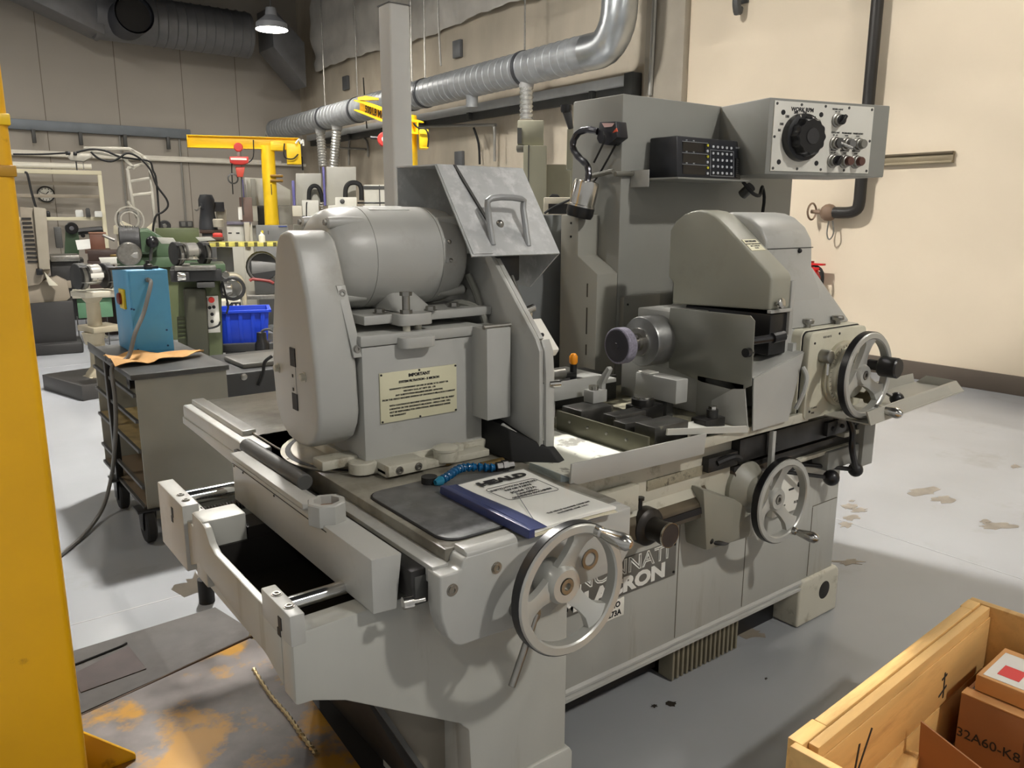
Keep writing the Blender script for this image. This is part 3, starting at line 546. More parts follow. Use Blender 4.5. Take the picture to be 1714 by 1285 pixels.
# side box right of the housing
h=MB(); h.box(1.205,1.285,1.69,1.80,.955,1.205,.004); sd=part(h,'side_box',GREY); part(MB().box(1.285,1.30,1.71,1.80,.99,1.19,.003),'side_box_hinge_plate',GREY,sd)
part(MB().cyl((1.20,1.70,1.209),(1.29,1.70,1.209),.006,n=8),'hinge',BRSH,sd)
# chuck guard plate and rubber skirt
gp=[(1.585,.880),(1.590,1.150),(1.607,1.180),(1.807,1.388),(2.16,1.392),(2.16,.86)]
h=MB(); h.prism('x',gp,1.302,1.316,.002); gpl=part(h,'chuck_guard_plate',GREY)
h=MB(); h.prism('x',[(1.575,.885),(1.578,1.09),(1.585,1.15),(1.60,1.178),(1.606,1.172),(1.594,1.14),(1.588,1.08),(1.586,.885)],1.316,1.345,.0015); part(h,'guard_rim',GREY,gpl)
h=MB(); h.prism('x',[(1.607,1.18),(1.807,1.388),(1.815,1.381),(1.615,1.173)],1.316,1.330,0); part(h,'guard_edge_flange',GREY,gpl)
h=MB(); h.hull8([(1.235,1.62,.852),(1.235,1.80,.852),(1.36,1.80,.852),(1.36,1.545,.852),(1.33,1.535,.852)],[(1.255,1.66,.93),(1.255,1.80,.95),(1.33,1.80,.93),(1.345,1.575,.888),(1.32,1.565,.888)],.004); part(h,'rubber_skirt',BLKR,gpl)
h=MB(); h.bar((1.26,1.70,.935),(1.30,1.60,.885),.012,.012,.004); part(h,'skirt_clamp_bar',GREY,gpl)
# hood
x0,x1=1.20,1.505; T=Vector((0,1.927,1.632)); B=Vector((0,1.752,1.390))
h=MB()
h.sheet([(x0,B.y,B.z),(x1,B.y,B.z),(x1,T.y,T.z),(x0,T.y,T.z)],.004)
h.sheet([(x0,T.y,T.z),(x1,T.y,T.z),(x1,2.14,1.635),(x0,2.14,1.635)],.004)
h.prism('x',[(B.y,B.z),(T.y,T.z),(2.14,1.635),(2.14,1.30),(1.882,1.287)],x1-.004,x1,0)
h.box(x0,x1,2.136,2.14,1.35,1.637,0)
hd=part(h,'chuck_hood',HOODM,label='sloped sheet metal hood with worn paint and handle')
nrm=Vector((0,-(T.z-B.z),(T.y-B.y))).normalized(); 
def onh(x,t,o=.005): return Vector((x,B.y+(T.y-B.y)*t,B.z+(T.z-B.z)*t))+nrm*o
part(MB().bar(onh(1.262,1.0,.006),onh(1.30,.32,.006),.012,.003,0),'hood_seam',INK,hd)
part(MB().hull8([onh(1.205,.02,.004),onh(1.27,.02,.004),onh(1.258,1,.004),onh(1.203,1,.004)],[onh(1.205,.02,.007),onh(1.27,.02,.007),onh(1.258,1,.007),onh(1.203,1,.007)],0),'hood_side_flap',HOODM,hd)
part(MB().tube([onh(1.285,.12,.0),onh(1.285,.40,.035),onh(1.295,.50,.055),onh(1.40,.50,.055),onh(1.405,.42,.04),onh(1.405,.10,.0)],.009,n=10,smooth=3),'hood_handle',mat('handle_grey',(150,152,152),.4,metal=.3),hd)
part(MB().sphere(onh(1.335,.34,.004),.012,12),'hood_bolt',BRSH,hd)
part(MB().box(1.315,1.40,1.80,1.93,1.315,1.40,.006),'hinge_block',BLK,hd)
part(MB().cyl((1.37,1.80,1.33),(1.36,1.73,1.245),.006,n=10),'lift_rod',BRSH,hd)
h=MB(); h.box(1.325,1.365,1.695,1.735,1.21,1.245,.004); h.cyl((1.33,1.70,1.24),(1.37,1.70,1.25),.011,n=12); part(h,'rod_clevis',STEEL,gpl)
h=MB(); h.hull8([(1.318,1.62,1.125),(1.385,1.62,1.125),(1.385,1.70,1.20),(1.318,1.70,1.20)],[(1.318,1.605,1.145),(1.385,1.605,1.145),(1.385,1.685,1.222),(1.318,1.685,1.222)],.003); part(h,'limit_block',WHITE,gpl)
part(MB().sphere((1.352,1.64,1.183),.006,8),'block_screw',INK,gpl)
part(MB().cyl((1.33,1.58,1.06),(1.36,1.57,1.06),.008,n=10),'latch_pin',STEEL,gpl)
# cables behind the side box
part(MB().tube([(1.20,1.95,1.21),(1.235,1.88,1.255),(1.27,1.82,1.24),(1.28,1.80,1.20)],.010,n=8),'coolant_hose',mat('hose_grey',(120,120,112),.5),box)
part(MB().tube([(1.285,1.82,1.22),(1.29,1.86,1.28),(1.29,1.90,1.33)],.010,n=8),'coolant_hose',mat('hose_grey',(120,120,112),.5),box)
# ---- wheel side: upper bed, tray, table
h=MB(); h.box(1.262,1.98,1.47,2.12,.60,.842,.004); ub=part(h,'upper_bed',CREAM)
part(MB().box(1.60,1.88,1.466,1.471,.735,.765,.001),'scale_strip',mat('stained_scale',(150,144,124),.5,var=.2,scale=30,dirt=(40,36,30),dscale=30,damt=.8,dcut=(.5,.62)),ub)
h=MB(); h.box(1.98,2.66,1.50,2.12,.60,.80,.004); part(h,'upper_bed_end',CREAM,ub)
h=MB(); h.prism('x',[(1.44,.612),(1.44,.66),(1.475,.705),(1.512,.705),(1.512,.612)],1.30,1.86,.004); rb=part(h,'slide_rail',mat('rail_brown_steel',(98,90,76),.35,metal=.5,var=.15,scale=12))
part(MB().prism('x',[(1.452,.678),(1.478,.711),(1.512,.711),(1.512,.700)],1.32,1.84,.001),'rail_top',CREAM,rb)
part(MB().box(1.56,1.86,1.436,1.441,.628,.648,0),'rail_slot',INK,rb)
h=MB(); h.box(1.30,1.54,1.44,1.50,.70,.775,.004); part(h,'rail_cover',CREAM,rb)
h=MB(); h.lathe((1.585,1.485,.640),(0,-1,0),[(.030,0),(.052,.006),(.055,.02),(.055,.048),(.048,.056),(.034,.06),(.030,.085),(.033,.100),(.034,.118),(.030,.122)],32); kb=part(h,'dial_knob',mat('knob_brown_black',(46,42,38),.4,metal=.4))
part(MB().lathe((1.585,1.485,.640),(0,-1,0),[(.0,.1225),(.0335,.1225),(.0345,.119)],32,caps=False),'knob_face',mat('knob_face',(52,46,44),.4),kb); part(MB().lathe((1.585,1.485,.640),(0,-1,0),[(.0335,.121),(.0335,.1240),(.0355,.1240),(.0355,.118)],32,caps=False),'knob_ring',STEEL,kb)
part(MB().cyl((1.568,1.46,.69),(1.568,1.46,.722),.006,n=10),'knob_lock',DARKS,kb); part(MB().cyl((1.568,1.46,.718),(1.568,1.46,.726),.011,n=12),'knob_lock_head',DARKS,kb)
# splash tray
TRM=mat('tray_flaked_paint',(206,206,194),.45,var=.05,dirt=(120,118,110),dscale=9,damt=.85,dcut=(.56,.60))
h=MB(); h.box(1.27,1.56,1.415,1.95,.842,.852,0); tr=part(h,'splash_tray',TRM)
h=MB(); h.hull8([(1.247,1.398,.842),(1.757,1.398,.832),(1.757,1.404,.832),(1.247,1.404,.842)],[(1.247,1.392,.902),(1.757,1.392,.895),(1.757,1.398,.895),(1.247,1.398,.902)],.0015); part(h,'tray_lip',GREY,tr)
h=MB(); h.hull8([(1.235,1.42,.84),(1.275,1.40,.84),(1.275,1.55,.84),(1.235,1.55,.84)],[(1.24,1.425,.868),(1.275,1.405,.852),(1.275,1.55,.852),(1.24,1.55,.868)],.001); part(h,'tray_corner',mat('tray_zinc',(150,160,160),.4,metal=.4),tr)
h=MB(); h.box(1.545,1.553,1.42,1.80,.852,.913,.001); bp=part(h,'tray_barrier',mat('barrier_olive',(92,90,74),.4,metal=.4,var=.15)); 
for y in (1.74,1.66,1.58,1.50): part(MB().sphere((1.545,y,.888),.005,8),'rivet',BRSH,bp)
h=MB(); h.box(1.553,2.30,1.43,2.10,.842,.868,.002); part(h,'wheel_table',mat('table_yellowed',(150,146,124),.4,var=.2,scale=9,dirt=(60,56,48),dscale=6,damt=.9,dcut=(.45,.6)))
h=MB(); h.box(1.75,2.30,1.414,1.43,.842,.872,.002); part(h,'table_edge',CREAM)
h=MB(); h.box(1.98,2.66,1.44,1.50,.752,.825,.002); h.box(1.98,2.70,1.455,1.52,.70,.735,.002); wy=part(h,'table_way',DARKS)
part(MB().box(1.84,1.98,1.445,1.50,.745,.79,.002),'way_stop',DARKS,wy); part(MB().box(2.44,2.56,1.425,1.47,.76,.81,.003),'way_dog',DARKS,wy); part(MB().box(2.62,2.67,1.43,1.47,.77,.815,.003),'way_dog',DARKS,wy)
for x in (2.47,2.53): part(MB().sphere((x,1.424,.785),.008,8),'dog_screw',INK,wy)
part(MB().tube([(1.88,1.445,.77),(1.93,1.425,.785),(1.97,1.43,.768)],.01,n=8),'stop_pin',INK,wy)
h=MB(); h.cyl((1.98,1.47,.70),(2.45,1.48,.72),.022,n=14); part(h,'traverse_shaft',mat('greasy_brown',(70,60,50),.35,metal=.4,var=.3,scale=20),wy)
h=MB(); h.box(2.56,2.70,1.43,1.52,.735,.752,.002); h.box(2.30,2.72,1.44,1.50,.688,.702,.002); part(h,'way_end',CREAM,wy)
def rs(u,v):
    y=1.44+.31*u; return (1.556+v*(.030+.014*math.sin(u*17)+.012*math.sin(u*41)),y,.8695+.002*math.sin(u*30+v*5)**2)
part(MB().grid(rs,24,2,.001),'coolant_residue',mat('residue_cream',(206,200,160),.5,var=.1,scale=40),smooth=60)
# tooling blocks on the table
TB=mat('tool_block_dark',(74,73,70),.35,metal=.5,var=.25,scale=18,dirt=(176,170,150),dscale=14,damt=.35,dcut=(.6,.66))
for x0,x1,y0,y1,z1 in ((1.565,1.70,1.71,1.80,.925),(1.60,1.73,1.60,1.655,.925),(1.585,1.70,1.545,1.595,.918),(1.60,1.74,1.445,1.525,.925)): part(MB().box(x0,x1,y0,y1,.868,z1,.004),'tool_block',TB)
h=MB(); h.box(1.655,1.715,1.755,1.80,.925,.965,.003); tp=part(h,'tool_post',GREY); part(MB().cyl((1.675,1.775,.965),(1.675,1.775,.978),.016,n=16),'post_nut',STEEL,tp)
part(MB().prism('x',[(1.765,.925),(1.79,.925),(1.79,.985),(1.745,1.04),(1.735,1.032),(1.765,.98)],1.70,1.718,.002),'diamond_arm',GREY,tp)
h=MB(); h.cyl((1.775,1.66,.925),(1.775,1.66,.945),.035,n=20); h.box(1.74,1.84,1.63,1.70,.868,.925,.004); part(h,'tool_clamp',DARKS); part(MB().cyl((1.775,1.66,.945),(1.775,1.66,.951),.028,n=20),'clamp_washer',STEEL)
h=MB(); h.box(1.85,1.94,1.47,1.53,.868,.90,.004); h.cyl((1.90,1.49,.90),(1.90,1.49,.925),.018,n=16); part(h,'tool_clamp',DARKS); part(MB().cyl((1.90,1.49,.925),(1.90,1.49,.935),.013,n=6),'clamp_nut',STEEL)
# back shelf with the small orange topped lever
h=MB(); h.box(1.42,1.86,1.862,2.12,.952,.966,.002); h.box(1.42,1.78,1.855,1.862,.925,.985,.001); bs=part(h,'back_shelf',GREY); part(MB().box(1.43,1.60,1.87,2.10,.852,.952,.003),'shelf_body',GREY,bs); part(MB().box(1.60,1.95,1.95,2.12,.852,.952,.003),'shelf_rear',BRKT,bs)
part(MB().cyl((1.70,1.90,.966),(1.70,1.90,.974),.045,n=24),'lever_disc',DARKS,bs); part(MB().cyl((1.70,1.90,.974),(1.70,1.90,1.025),.012,n=12),'lever_post',BLK,bs); part(MB().lathe((1.70,1.90,1.025),(0,0,1),[(.010,0),(.014,.006),(.014,.025),(.008,.034),(0,.036)],12),'lever_knob',mat('orange_knob',(240,150,20),.4),bs)
part(MB().cyl((1.57,1.90,1.0),(1.655,1.90,1.0),.02,n=16),'lever_barrel',BRSH,bs); part(MB().box(1.64,1.70,1.885,1.915,.985,1.0,.003),'lever_arm',DARKS,bs); part(MB().box(1.575,1.60,1.885,1.915,.966,.985,.002),'barrel_saddle',DARKS,bs)
# grinding spindle
h=MB(); h.lathe((1.90,1.80,1.092),(1,0,0),[(.03,-.004),(.045,-.004),(.05,0),(.080,.004),(.083,.01),(.083,.20)],40); sp=part(h,'spindle_nose',mat('turned_steel',(140,140,138),.36,metal=.7,var=.1,scale=20))
part(MB().lathe((1.90,1.80,1.092),(1,0,0),[(.046,-.012),(.046,.0)],28),'nose_ring',BRSH,sp); part(MB().lathe((1.90,1.80,1.092),(1,0,0),[(.020,-.085),(.020,-.028),(.030,-.028),(.030,-.010)],24),'quill',STEEL,sp)
part(MB().lathe((1.795,1.80,1.088),(1,0,0),[(.056,0),(.059,.003),(.059,.034),(.056,.038),(.018,.038)],40),'grinding_wheel',mat('abrasive_violet',(138,134,148),.9,var=.2,scale=120,bump=.6,bscale=200),sp)
part(MB().lathe((1.7945,1.80,1.088),(1,0,0),[(.0,-.006),(.010,-.006),(.012,-.001),(.03,-.001),(.032,0),(.052,.0)],30,caps=False),'wheel_face',mat('wheel_blotter',(58,56,62),.6),sp)
h=MB(); h.box(2.0,2.22,1.62,1.98,.868,1.06,.005); h.box(1.99,2.2,1.70,1.90,1.0,1.19,.005); part(h,'wheelhead_body',GREY)
h=MB(); h.box(1.85,1.905,1.592,1.766,.927,1.003,.004); gb=part(h,'gauge_box',GREY); part(MB().box(1.855,1.90,1.71,1.76,1.003,1.006,.001),'gauge_lid',WHITE,gb)
part(MB().box(1.98,1.99,1.44,1.62,.868,1.0,.002),'side_plate',CABG,gb)
h=MB(); h.box(1.865,1.895,1.64,1.70,.868,.927,.002); part(h,'gauge_stand',BRKT,gb)
# belt cover of the wheelhead (arched top, sloping front)
pf=[(1.845,1.20),(1.845,1.275),(1.868,1.29),(1.868,1.445)]+[(1.866,1.452),(1.845,1.480),(1.81,1.503),(1.775,1.514),(1.745,1.517),(1.71,1.512),(1.68,1.500),(1.655,1.482)]+[(1.462,1.328),(1.452,1.312),(1.452,1.215)]
h=MB(); h.prism('x',pf,2.10,2.205,.008,3); bc=part(h,'wheelhead_belt_cover',mat('cover_grey_green',(150,149,136),.42,var=.03,dirt=(120,114,96),dscale=4,damt=.3,dcut=(.55,.7)),label='tall arched belt cover with a sloping front')
sl=Vector((0,1.462-1.655,1.328-1.482)).normalized(); sn=Vector((0,-.62,.78)); sn=Vector((0,sl.z,-sl.y)); sn=sn if sn.z>0 else -sn
c=Vector((2.15,1.562,1.408))+sn*.0015
lb=part(MB().hull8([c+Vector((a*.036,0,0))+sl*b*.026-sn*.002 for a,b in((-1,-1),(1,-1),(1,1),(-1,1))],[c+Vector((a*.036,0,0))+sl*b*.026 for a,b in((-1,-1),(1,-1),(1,1),(-1,1))],0),'notice_plate',PLATEC,bc)
text('IMPORTANT',.010,INK,c+sn*.0004-sl*.016,(1,0,0),-sl,lb,bold=.0004)
for i,s in enumerate(('DO NOT RUN WITHOUT','BELT COVER IN','PLACE')): text(s,.0065,INK,c+sn*.0004+sl*(-.003+i*.0095),(1,0,0),-sl,lb)
part(MB().box(2.099,2.207,1.445,1.46,1.205,1.215,.001),'cover_bottom_lip',GREY,bc)
h=MB(); h.lathe((2.13,1.452,1.232),(0,-1,.2),[(.006,0),(.006,.012),(.016,.014),(.017,.024),(.010,.028),(0,.028)],10); part(h,'wing_knob',STEEL,bc)
part(MB().box(2.12,2.21,1.46,1.80,1.07,1.20,.004),'cover_inner_frame',BLK,bc); part(MB().box(2.205,2.225,1.45,1.60,1.13,1.30,.003),'cover_bracket',GREY,bc)
# rounded rear housing
prh=[(1.50,1.14),(1.505,1.25),(1.545,1.33),(1.55,1.395)]+[(1.70-.155*math.cos(R(a)),1.375+.135*math.sin(R(a))) for a in (20,40,60,75,90,110,130,150,170)]+[(1.86,1.30),(1.93,1.20),(1.97,1.14)]
h=MB(); h.prism('x',prh,2.205,2.46,.010,3); h.hull8([(2.24,1.47,1.14),(2.60,1.47,1.14),(2.60,1.97,1.14),(2.24,1.97,1.14)],[(2.24,1.545,1.33),(2.46,1.545,1.33),(2.46,1.86,1.33),(2.24,1.86,1.33)],.008); rh=part(h,'wheelhead_rear_housing',GREY)
part(MB().sphere((2.38,1.546,1.385),.008,10),'housing_plug',INK,rh); part(MB().box(2.205,2.462,1.5485,1.5505,1.393,1.3955,0),'housing_seam',INK,rh)
h=MB(); h.box(2.21,2.60,1.47,2.0,.868,1.14,.004); part(h,'wheelhead_lower',GREY,rh)
# feed box with graduated dial
FB=mat('feed_box_cream',(196,193,174),.38,var=.03,dirt=(150,140,104),dscale=5,damt=.3,dcut=(.55,.75))
h=MB(); h.prism('y',rrect(2.255,2.605,.842,1.140,.022),1.435,1.60,.004); fb_=part(h,'feed_box',FB)
h=MB(); h.prism('y',rrect(2.262,2.600,.848,1.134,.022),1.408,1.434,.004); ff=part(h,'feed_box_face',FB,fb_)
part(MB().prism('y',rrect(2.259,2.603,.845,1.137,.022),1.4335,1.4355,0),'face_gasket',INK,fb_)
part(MB().box(2.236,2.258,1.45,1.58,.835,1.10,.003),'feed_box_side',GREY,fb_)
for x,y in ((2.34,1.47),(2.50,1.46)): part(MB().lathe((x,y,1.138),(0,0,1),[(.010,0),(.010,.014),(.020,.016),(.021,.026),(.018,.030),(0,.030)],14),'top_knob',BRSH,fb_)
part(MB().prism('x',[(1.60,1.10),(1.605,1.165),(1.63,1.165),(1.63,1.10)],2.20,2.40,.002),'slotted_bracket',BLK,fb_)
dc=Vector((2.455,1.408,.985))
dl=part(MB().lathe(dc,(0,-1,0),[(.108,0),(.110,.004),(.110,.012),(.104,.014),(.104,.022),(.092,.024),(.090,.032),(.0,.032)],48),'graduated_dial',mat('dial_satin',(190,186,168),.3,metal=.5,var=.04),ff)
part(MB().lathe(dc,(0,-1,0),[(.074,.032),(.074,.052),(.06,.056),(0,.056)],40),'dial_drum',CREAM,dl)
for k in range(40): 
    a=2*PI*k/40; r0=.096; c=dc+Vector((r0*math.cos(a),-.0235,r0*math.sin(a))); d=Vector((math.cos(a),0,math.sin(a))); part(MB().bar(c-d*.004,c+d*.004,.0012,.001,0),'dial_mark',INK,dl)
kc=Vector((2.335,1.408,1.055)); k1=part(MB().lathe(kc,(0,-1,0),[(.022,0),(.022,.03),(.020,.034),(.016,.036),(0,.036)],20),'set_knob',BRSH,ff); part(MB().cyl(kc+Vector((.006,-.02,-.02)),kc+Vector((-.002,-.025,-.06)),.006,n=10),'set_lever',STEEL,k1)
kc=Vector((2.53,1.35,.905)); part(MB().lathe(kc,(0,-1,0),[(.012,-.06),(.012,0),(.024,.002),(.025,.035),(.022,.038),(0,.038)],20),'clutch_knob',mat('knurled_bronze',(110,100,80),.4,metal=.7,bump=.5,bscale=300),ff)
kc=Vector((2.50,1.29,1.02)); k2=part(MB().lathe(kc,(.05,-1,0),[(.012,-.05),(.018,-.045),(.018,-.01),(.03,-.006),(.034,0),(.034,.05),(.030,.055),(0,.055)],12),'feed_star_knob',BLK,ff)
part(MB().sphere((2.66,1.31,.885),.024,16),'index_ball',BLK,ff); part(MB().cyl((2.60,1.36,.93),(2.66,1.31,.885),.007,n=8),'index_lever',BRSH,ff)
for x,z in ((2.29,1.10),(2.57,1.10),(2.29,.875),(2.43,1.12),(2.57,.90)): part(MB().cyl((x,1.408,z),(x,1.406,z),.004,n=8),'face_screw',INK,ff)
text('FEED RATE',.010,INKF,(2.36,1.4075,1.115),(1,0,0),(0,0,1),ff); text('COARSE',.009,INKF,(2.315,1.4075,.885),(1,0,0),(0,0,1),ff); text('FINE',.009,INKF,(2.31,1.4075,.868),(1,0,0),(0,0,1),ff)
# sheet metal splash guard in front of the wheelhead
SG=mat('splash_guard_grey',(128,128,120),.32,metal=.35,var=.06)
h=MB(); h.prism('x',[(1.415,1.0),(1.418,1.195),(1.434,1.209),(1.745,1.204),(1.753,1.124),(1.739,1.005),(1.60,.98),(1.46,.975)],1.980,1.984,.0005); sg=part(h,'splash_guard',SG)
part(MB().cyl((1.962,1.43,1.10),(1.99,1.43,1.10),.014,n=12),'guard_thumbscrew',BLK,sg)
h=MB(); h.cyl((1.99,1.44,1.13),(2.06,1.40,1.14),.012,n=10); h.cyl((2.05,1.40,1.14),(2.09,1.39,1.145),.016,n=10); part(h,'guard_valve',BLK,sg)
h=MB(); h.sheet([(1.985,1.405,.862),(2.165,1.405,.866),(2.255,1.425,1.073),(2.00,1.425,1.018)],.004); fg=part(h,'front_guard',GREY,sg)
h=MB(); h.sheet([(2.00,1.425,1.018),(2.255,1.425,1.073),(2.24,1.56,1.075),(2.0,1.56,1.02)],.003); part(h,'front_guard_side',GREY,fg)
h=MB(); h.prism('x',[(1.41,.868),(1.43,.988),(1.474,.981),(1.55,.931),(1.551,.867)],1.970,1.974,0); part(h,'front_guard_end',GREY,fg)
h=MB(); h.hull8([(1.615,1.415,.908),(1.96,1.40,.862),(1.96,1.405,.862),(1.615,1.42,.908)],[(1.615,1.413,.926),(1.95,1.398,.884),(1.95,1.403,.884),(1.615,1.418,.926)],0); h.hull8([(1.615,1.42,.908),(1.96,1.41,.862),(1.96,1.56,.870),(1.80,1.50,.895)],[(1.615,1.42,.911),(1.96,1.41,.865),(1.96,1.56,.873),(1.80,1.50,.898)],0); part(h,'chute_pan',mat('chute_grey',(186,186,178),.4),sg)
part(MB().tube([(2.20,1.40,.90),(2.21,1.385,.95),(2.225,1.385,1.0),(2.23,1.405,1.03)],.007,n=8),'guard_pull',GREY,fg)
# end drip tray sticking out past the box
h=MB(); h.hull8([(2.38,1.245,.848),(3.03,1.25,.872),(3.03,1.256,.872),(2.38,1.251,.848)],[(2.36,1.25,.895),(3.05,1.29,.903),(3.05,1.296,.903),(2.36,1.256,.895)],.001); h.hull8([(2.38,1.25,.848),(3.03,1.25,.872),(3.05,1.44,.87),(2.38,1.46,.848)],[(2.38,1.25,.852),(3.03,1.25,.876),(3.05,1.44,.874),(2.38,1.46,.852)],0); h.sheet([(3.03,1.25,.872),(3.05,1.44,.87),(3.05,1.40,.905),(3.05,1.29,.903)],.003); h.sheet([(3.05,1.44,.87),(2.40,1.46,.85),(2.40,1.47,.90),(3.05,1.45,.905)],.003); part(h,'drip_tray',mat('drip_tray_grey',(164,162,152),.4,var=.05))
# gearbox behind wheel two, cover, levers
h=MB(); h.hull8([(1.835,1.43,.50),(2.06,1.43,.49),(2.06,1.53,.49),(1.835,1.53,.50)],[(1.79,1.42,.715),(2.05,1.43,.60),(2.06,1.53,.60),(1.80,1.53,.715)],.014); gx=part(h,'gearbox',mat('gearbox_grey',(136,134,122),.45,var=.04))
part(MB().lathe((2.045,1.535,.655),(0,-1,0),[(.078,0),(.084,.006),(.086,.08),(.072,.098),(.048,.118),(.044,.135)],30),'gearbox_barrel',mat('gearbox_grey',(136,134,122),.45),gx)
sA=at(1297,803,'y',1.488); sB=at(1344,848,'y',1.488); px0=sA.x; px1=sB.x; pz0=sB.z; pz1=sA.z+.03
stp=part(MB().box(px0,px1,1.488,1.512,pz0,pz1,.002),'setting_plate',WHITE,gx)
for u,v in ((.25,.45),(.55,.5)): part(MB().box(px0+(px1-px0)*u-.014,px0+(px1-px0)*u+.014,1.486,1.488,pz0+(pz1-pz0)*v-.003,pz0+(pz1-pz0)*v+.003,0),'setting_mark',INK,stp)
part(MB().cyl((px0+(px1-px0)*.8,1.488,pz0+(pz1-pz0)*.55),(px0+(px1-px0)*.8,1.478,pz0+(pz1-pz0)*.55),.010,n=12),'setting_knob',BLK,stp)
text('STOP',.014,INKF,(px0+(px1-px0)*.3,1.4872,pz0+.03),(1,0,0),(0,0,1),stp); text('RUN',.014,INKF,(px0+(px1-px0)*.75,1.4872,pz0+.03),(1,0,0),(0,0,1),stp)
part(MB().box(2.112,2.128,1.415,1.43,.655,.835,.001),'trip_bar',GREY,gx)
part(MB().tube([(1.86,1.44,.525),(1.89,1.43,.515),(1.94,1.44,.50),(1.98,1.45,.505)],.008,n=8),'drain_pipe',DARKS,gx); part(MB().sphere((1.855,1.44,.53),.015,10),'drain_plug',DARKS,gx)
def lever(a,b,r,label,rb=.023):
    h=MB().cyl(a,b,r,n=10); l=part(h,'ball_lever',DARKS,M,label); part(MB().sphere(b,rb,18),'lever_ball',BLK,l); return l
lever((2.27,1.49,.655),(2.445,1.40,.620),.007,'short lever with black ball beside the gearbox wheel',.028)
lever((2.36,1.49,.665),(2.60,1.40,.619),.008,'longer lever with black ball near the bed end',.026)
h=MB(); h.box(2.22,2.46,1.485,1.52,.64,.70,.004); part(h,'lever_bracket',DARKS); part(MB().box(2.36,2.42,1.481,1.486,.65,.68,.001),'lever_plate',BRKT)
h=MB(); h.box(2.46,2.66,1.425,1.50,.632,.70,.006); h.prism('x',[(1.41,.615),(1.41,.79),(1.43,.82),(1.48,.82),(1.48,.615)],2.655,2.73,.003); part(h,'end_arm',CABG)
part(MB().tube([at(1420,700,'y',1.40),at(1427,722,'y',1.39),at(1426,750,'y',1.385),at(1432,782,'y',1.39)],.011,n=8),'end_crank',BLK)
# machine mounting pad glimpsed under the far rod block
part(MB().cyl((.795,3.03,.0),(.795,3.03,.10),.03,n=14),'levelling_foot',BLKR)
part(MB().prism('z',[(.80,2.50),(.79,1.72),(1.0,1.60),(1.17,1.76),(1.17,2.5)],.003,.012,0),'wing_floor_shade_and_oil',VOID)  # added black sheet: deep shade and dark oil on the floor below the wing
# ================================================================ control cabinet behind the machine
K=thing('control_cabinet','tall grey electrical cabinet with an overhanging control box behind the grinding machine','cabinet',(2.6,2.3,0))
h=MB(); h.box(2.13,3.20,2.14,2.41,.0,1.925,.006); cb=h.obj('body',CABG,K)
h=MB(); h.prism('x',[(2.142,.02),(2.142,1.288),(2.25,1.350),(2.25,1.50),(2.35,1.50),(2.35,.02)],2.025,2.13,.004); st=h.obj('lower_step',mat('cabinet_step',(150,149,140),.45,var=.03),K)
for z,l in ((1.20,.05),(1.06,.10),(.98,.04)): MB().box(2.0235,2.0255,2.19,2.196,z,z+l,0).obj('paint_chip',mat('chip_dark',(70,66,58),.7),st)
for z in (1.42,1.47): MB().cyl((2.025,2.29,z),(2.022,2.29,z),.004,n=8).obj('plate_screw',INK,st)
h=MB(); h.box(2.14,2.34,2.115,2.14,1.02,1.20,.004); jb=h.obj('terminal_box',CABG,K); 
for z in (1.05,1.17): MB().cyl((2.16,2.115,z),(2.16,2.112,z),.004,n=8).obj('box_screw',INK,jb)
MB().box(2.44,2.70,2.10,2.14,1.0,1.35,.004).obj('side_duct',CABG,K)
h=MB(); h.box(1.45,2.10,2.43,2.47,.0,1.50,.004); h.obj('rear_panel',mat('rear_panel_grey',(126,128,128),.5,var=.04),K); MB().box(2.10,2.13,2.42,2.46,.1,1.46,.002).obj('panel_gap',VOID,K)
# shelf for the readout
h=MB(); h.hull8([(2.20,1.93,1.625),(2.62,1.93,1.625),(2.62,2.14,1.625),(2.18,2.14,1.625)],[(2.20,1.93,1.631),(2.62,1.93,1.631),(2.62,2.14,1.631),(2.18,2.14,1.631)],0); sh=h.obj('readout_shelf',CABG,K); MB().box(2.18,2.184,2.05,2.14,1.60,1.66,.001).obj('shelf_bracket',GREY,sh)
# control box, swung a little towards the operator
ca=-.258; cx=Vector((math.cos(ca),math.sin(ca),0)); cy_=Vector((-math.sin(ca),math.cos(ca),0)); O=Vector((2.60,1.86,1.65))
def cbp(u,v,w): return O+cx*u+cy_*v+Vector((0,0,w))
def cbox(u0,u1,v0,v1,w0,w1,bev=.003): 
    return MB().hull8([cbp(u0,v0,w0),cbp(u1,v0,w0),cbp(u1,v1,w0),cbp(u0,v1,w0)],[cbp(u0,v0,w1),cbp(u1,v0,w1),cbp(u1,v1,w1),cbp(u0,v1,w1)],bev)
cbx=cbox(0,.592,0,.30,0,.272,.005).obj('control_box',CABG,K,label='grey control box with a white dial panel')
pn=cbox(.022,.505,-.004,.001,.012,.262,.001).obj('dial_panel',mat('panel_white',(222,220,210),.45,var=.02),cbx)
def onp(u,w,d=0): return cbp(u,-.004-d,w)
YD=-cy_
for u,w in ((.033,.252),(.147,.253),(.262,.253),(.378,.253),(.494,.252),(.033,.022),(.147,.022),(.262,.022),(.378,.022),(.494,.022),(.03,.135),(.497,.135)): MB().lathe(onp(u,w),YD,[(.0055,0),(.005,.0015),(0,.002)],10).obj('panel_screw',BRKT,pn)
for u,w in ((.063,.222),(.243,.222),(.058,.045),(.238,.045)): MB().lathe(onp(u,w),YD,[(.0095,0),(.009,.002),(0,.0025)],14).obj('panel_bolt',INK,pn)
kn=MB(); kc=onp(.150,.135)
kn.lathe(kc,YD,[(.086,0),(.087,.004),(.084,.028),(.070,.032)],48); n=60
d,u_,v_=kn.frame(YD); rings=[]
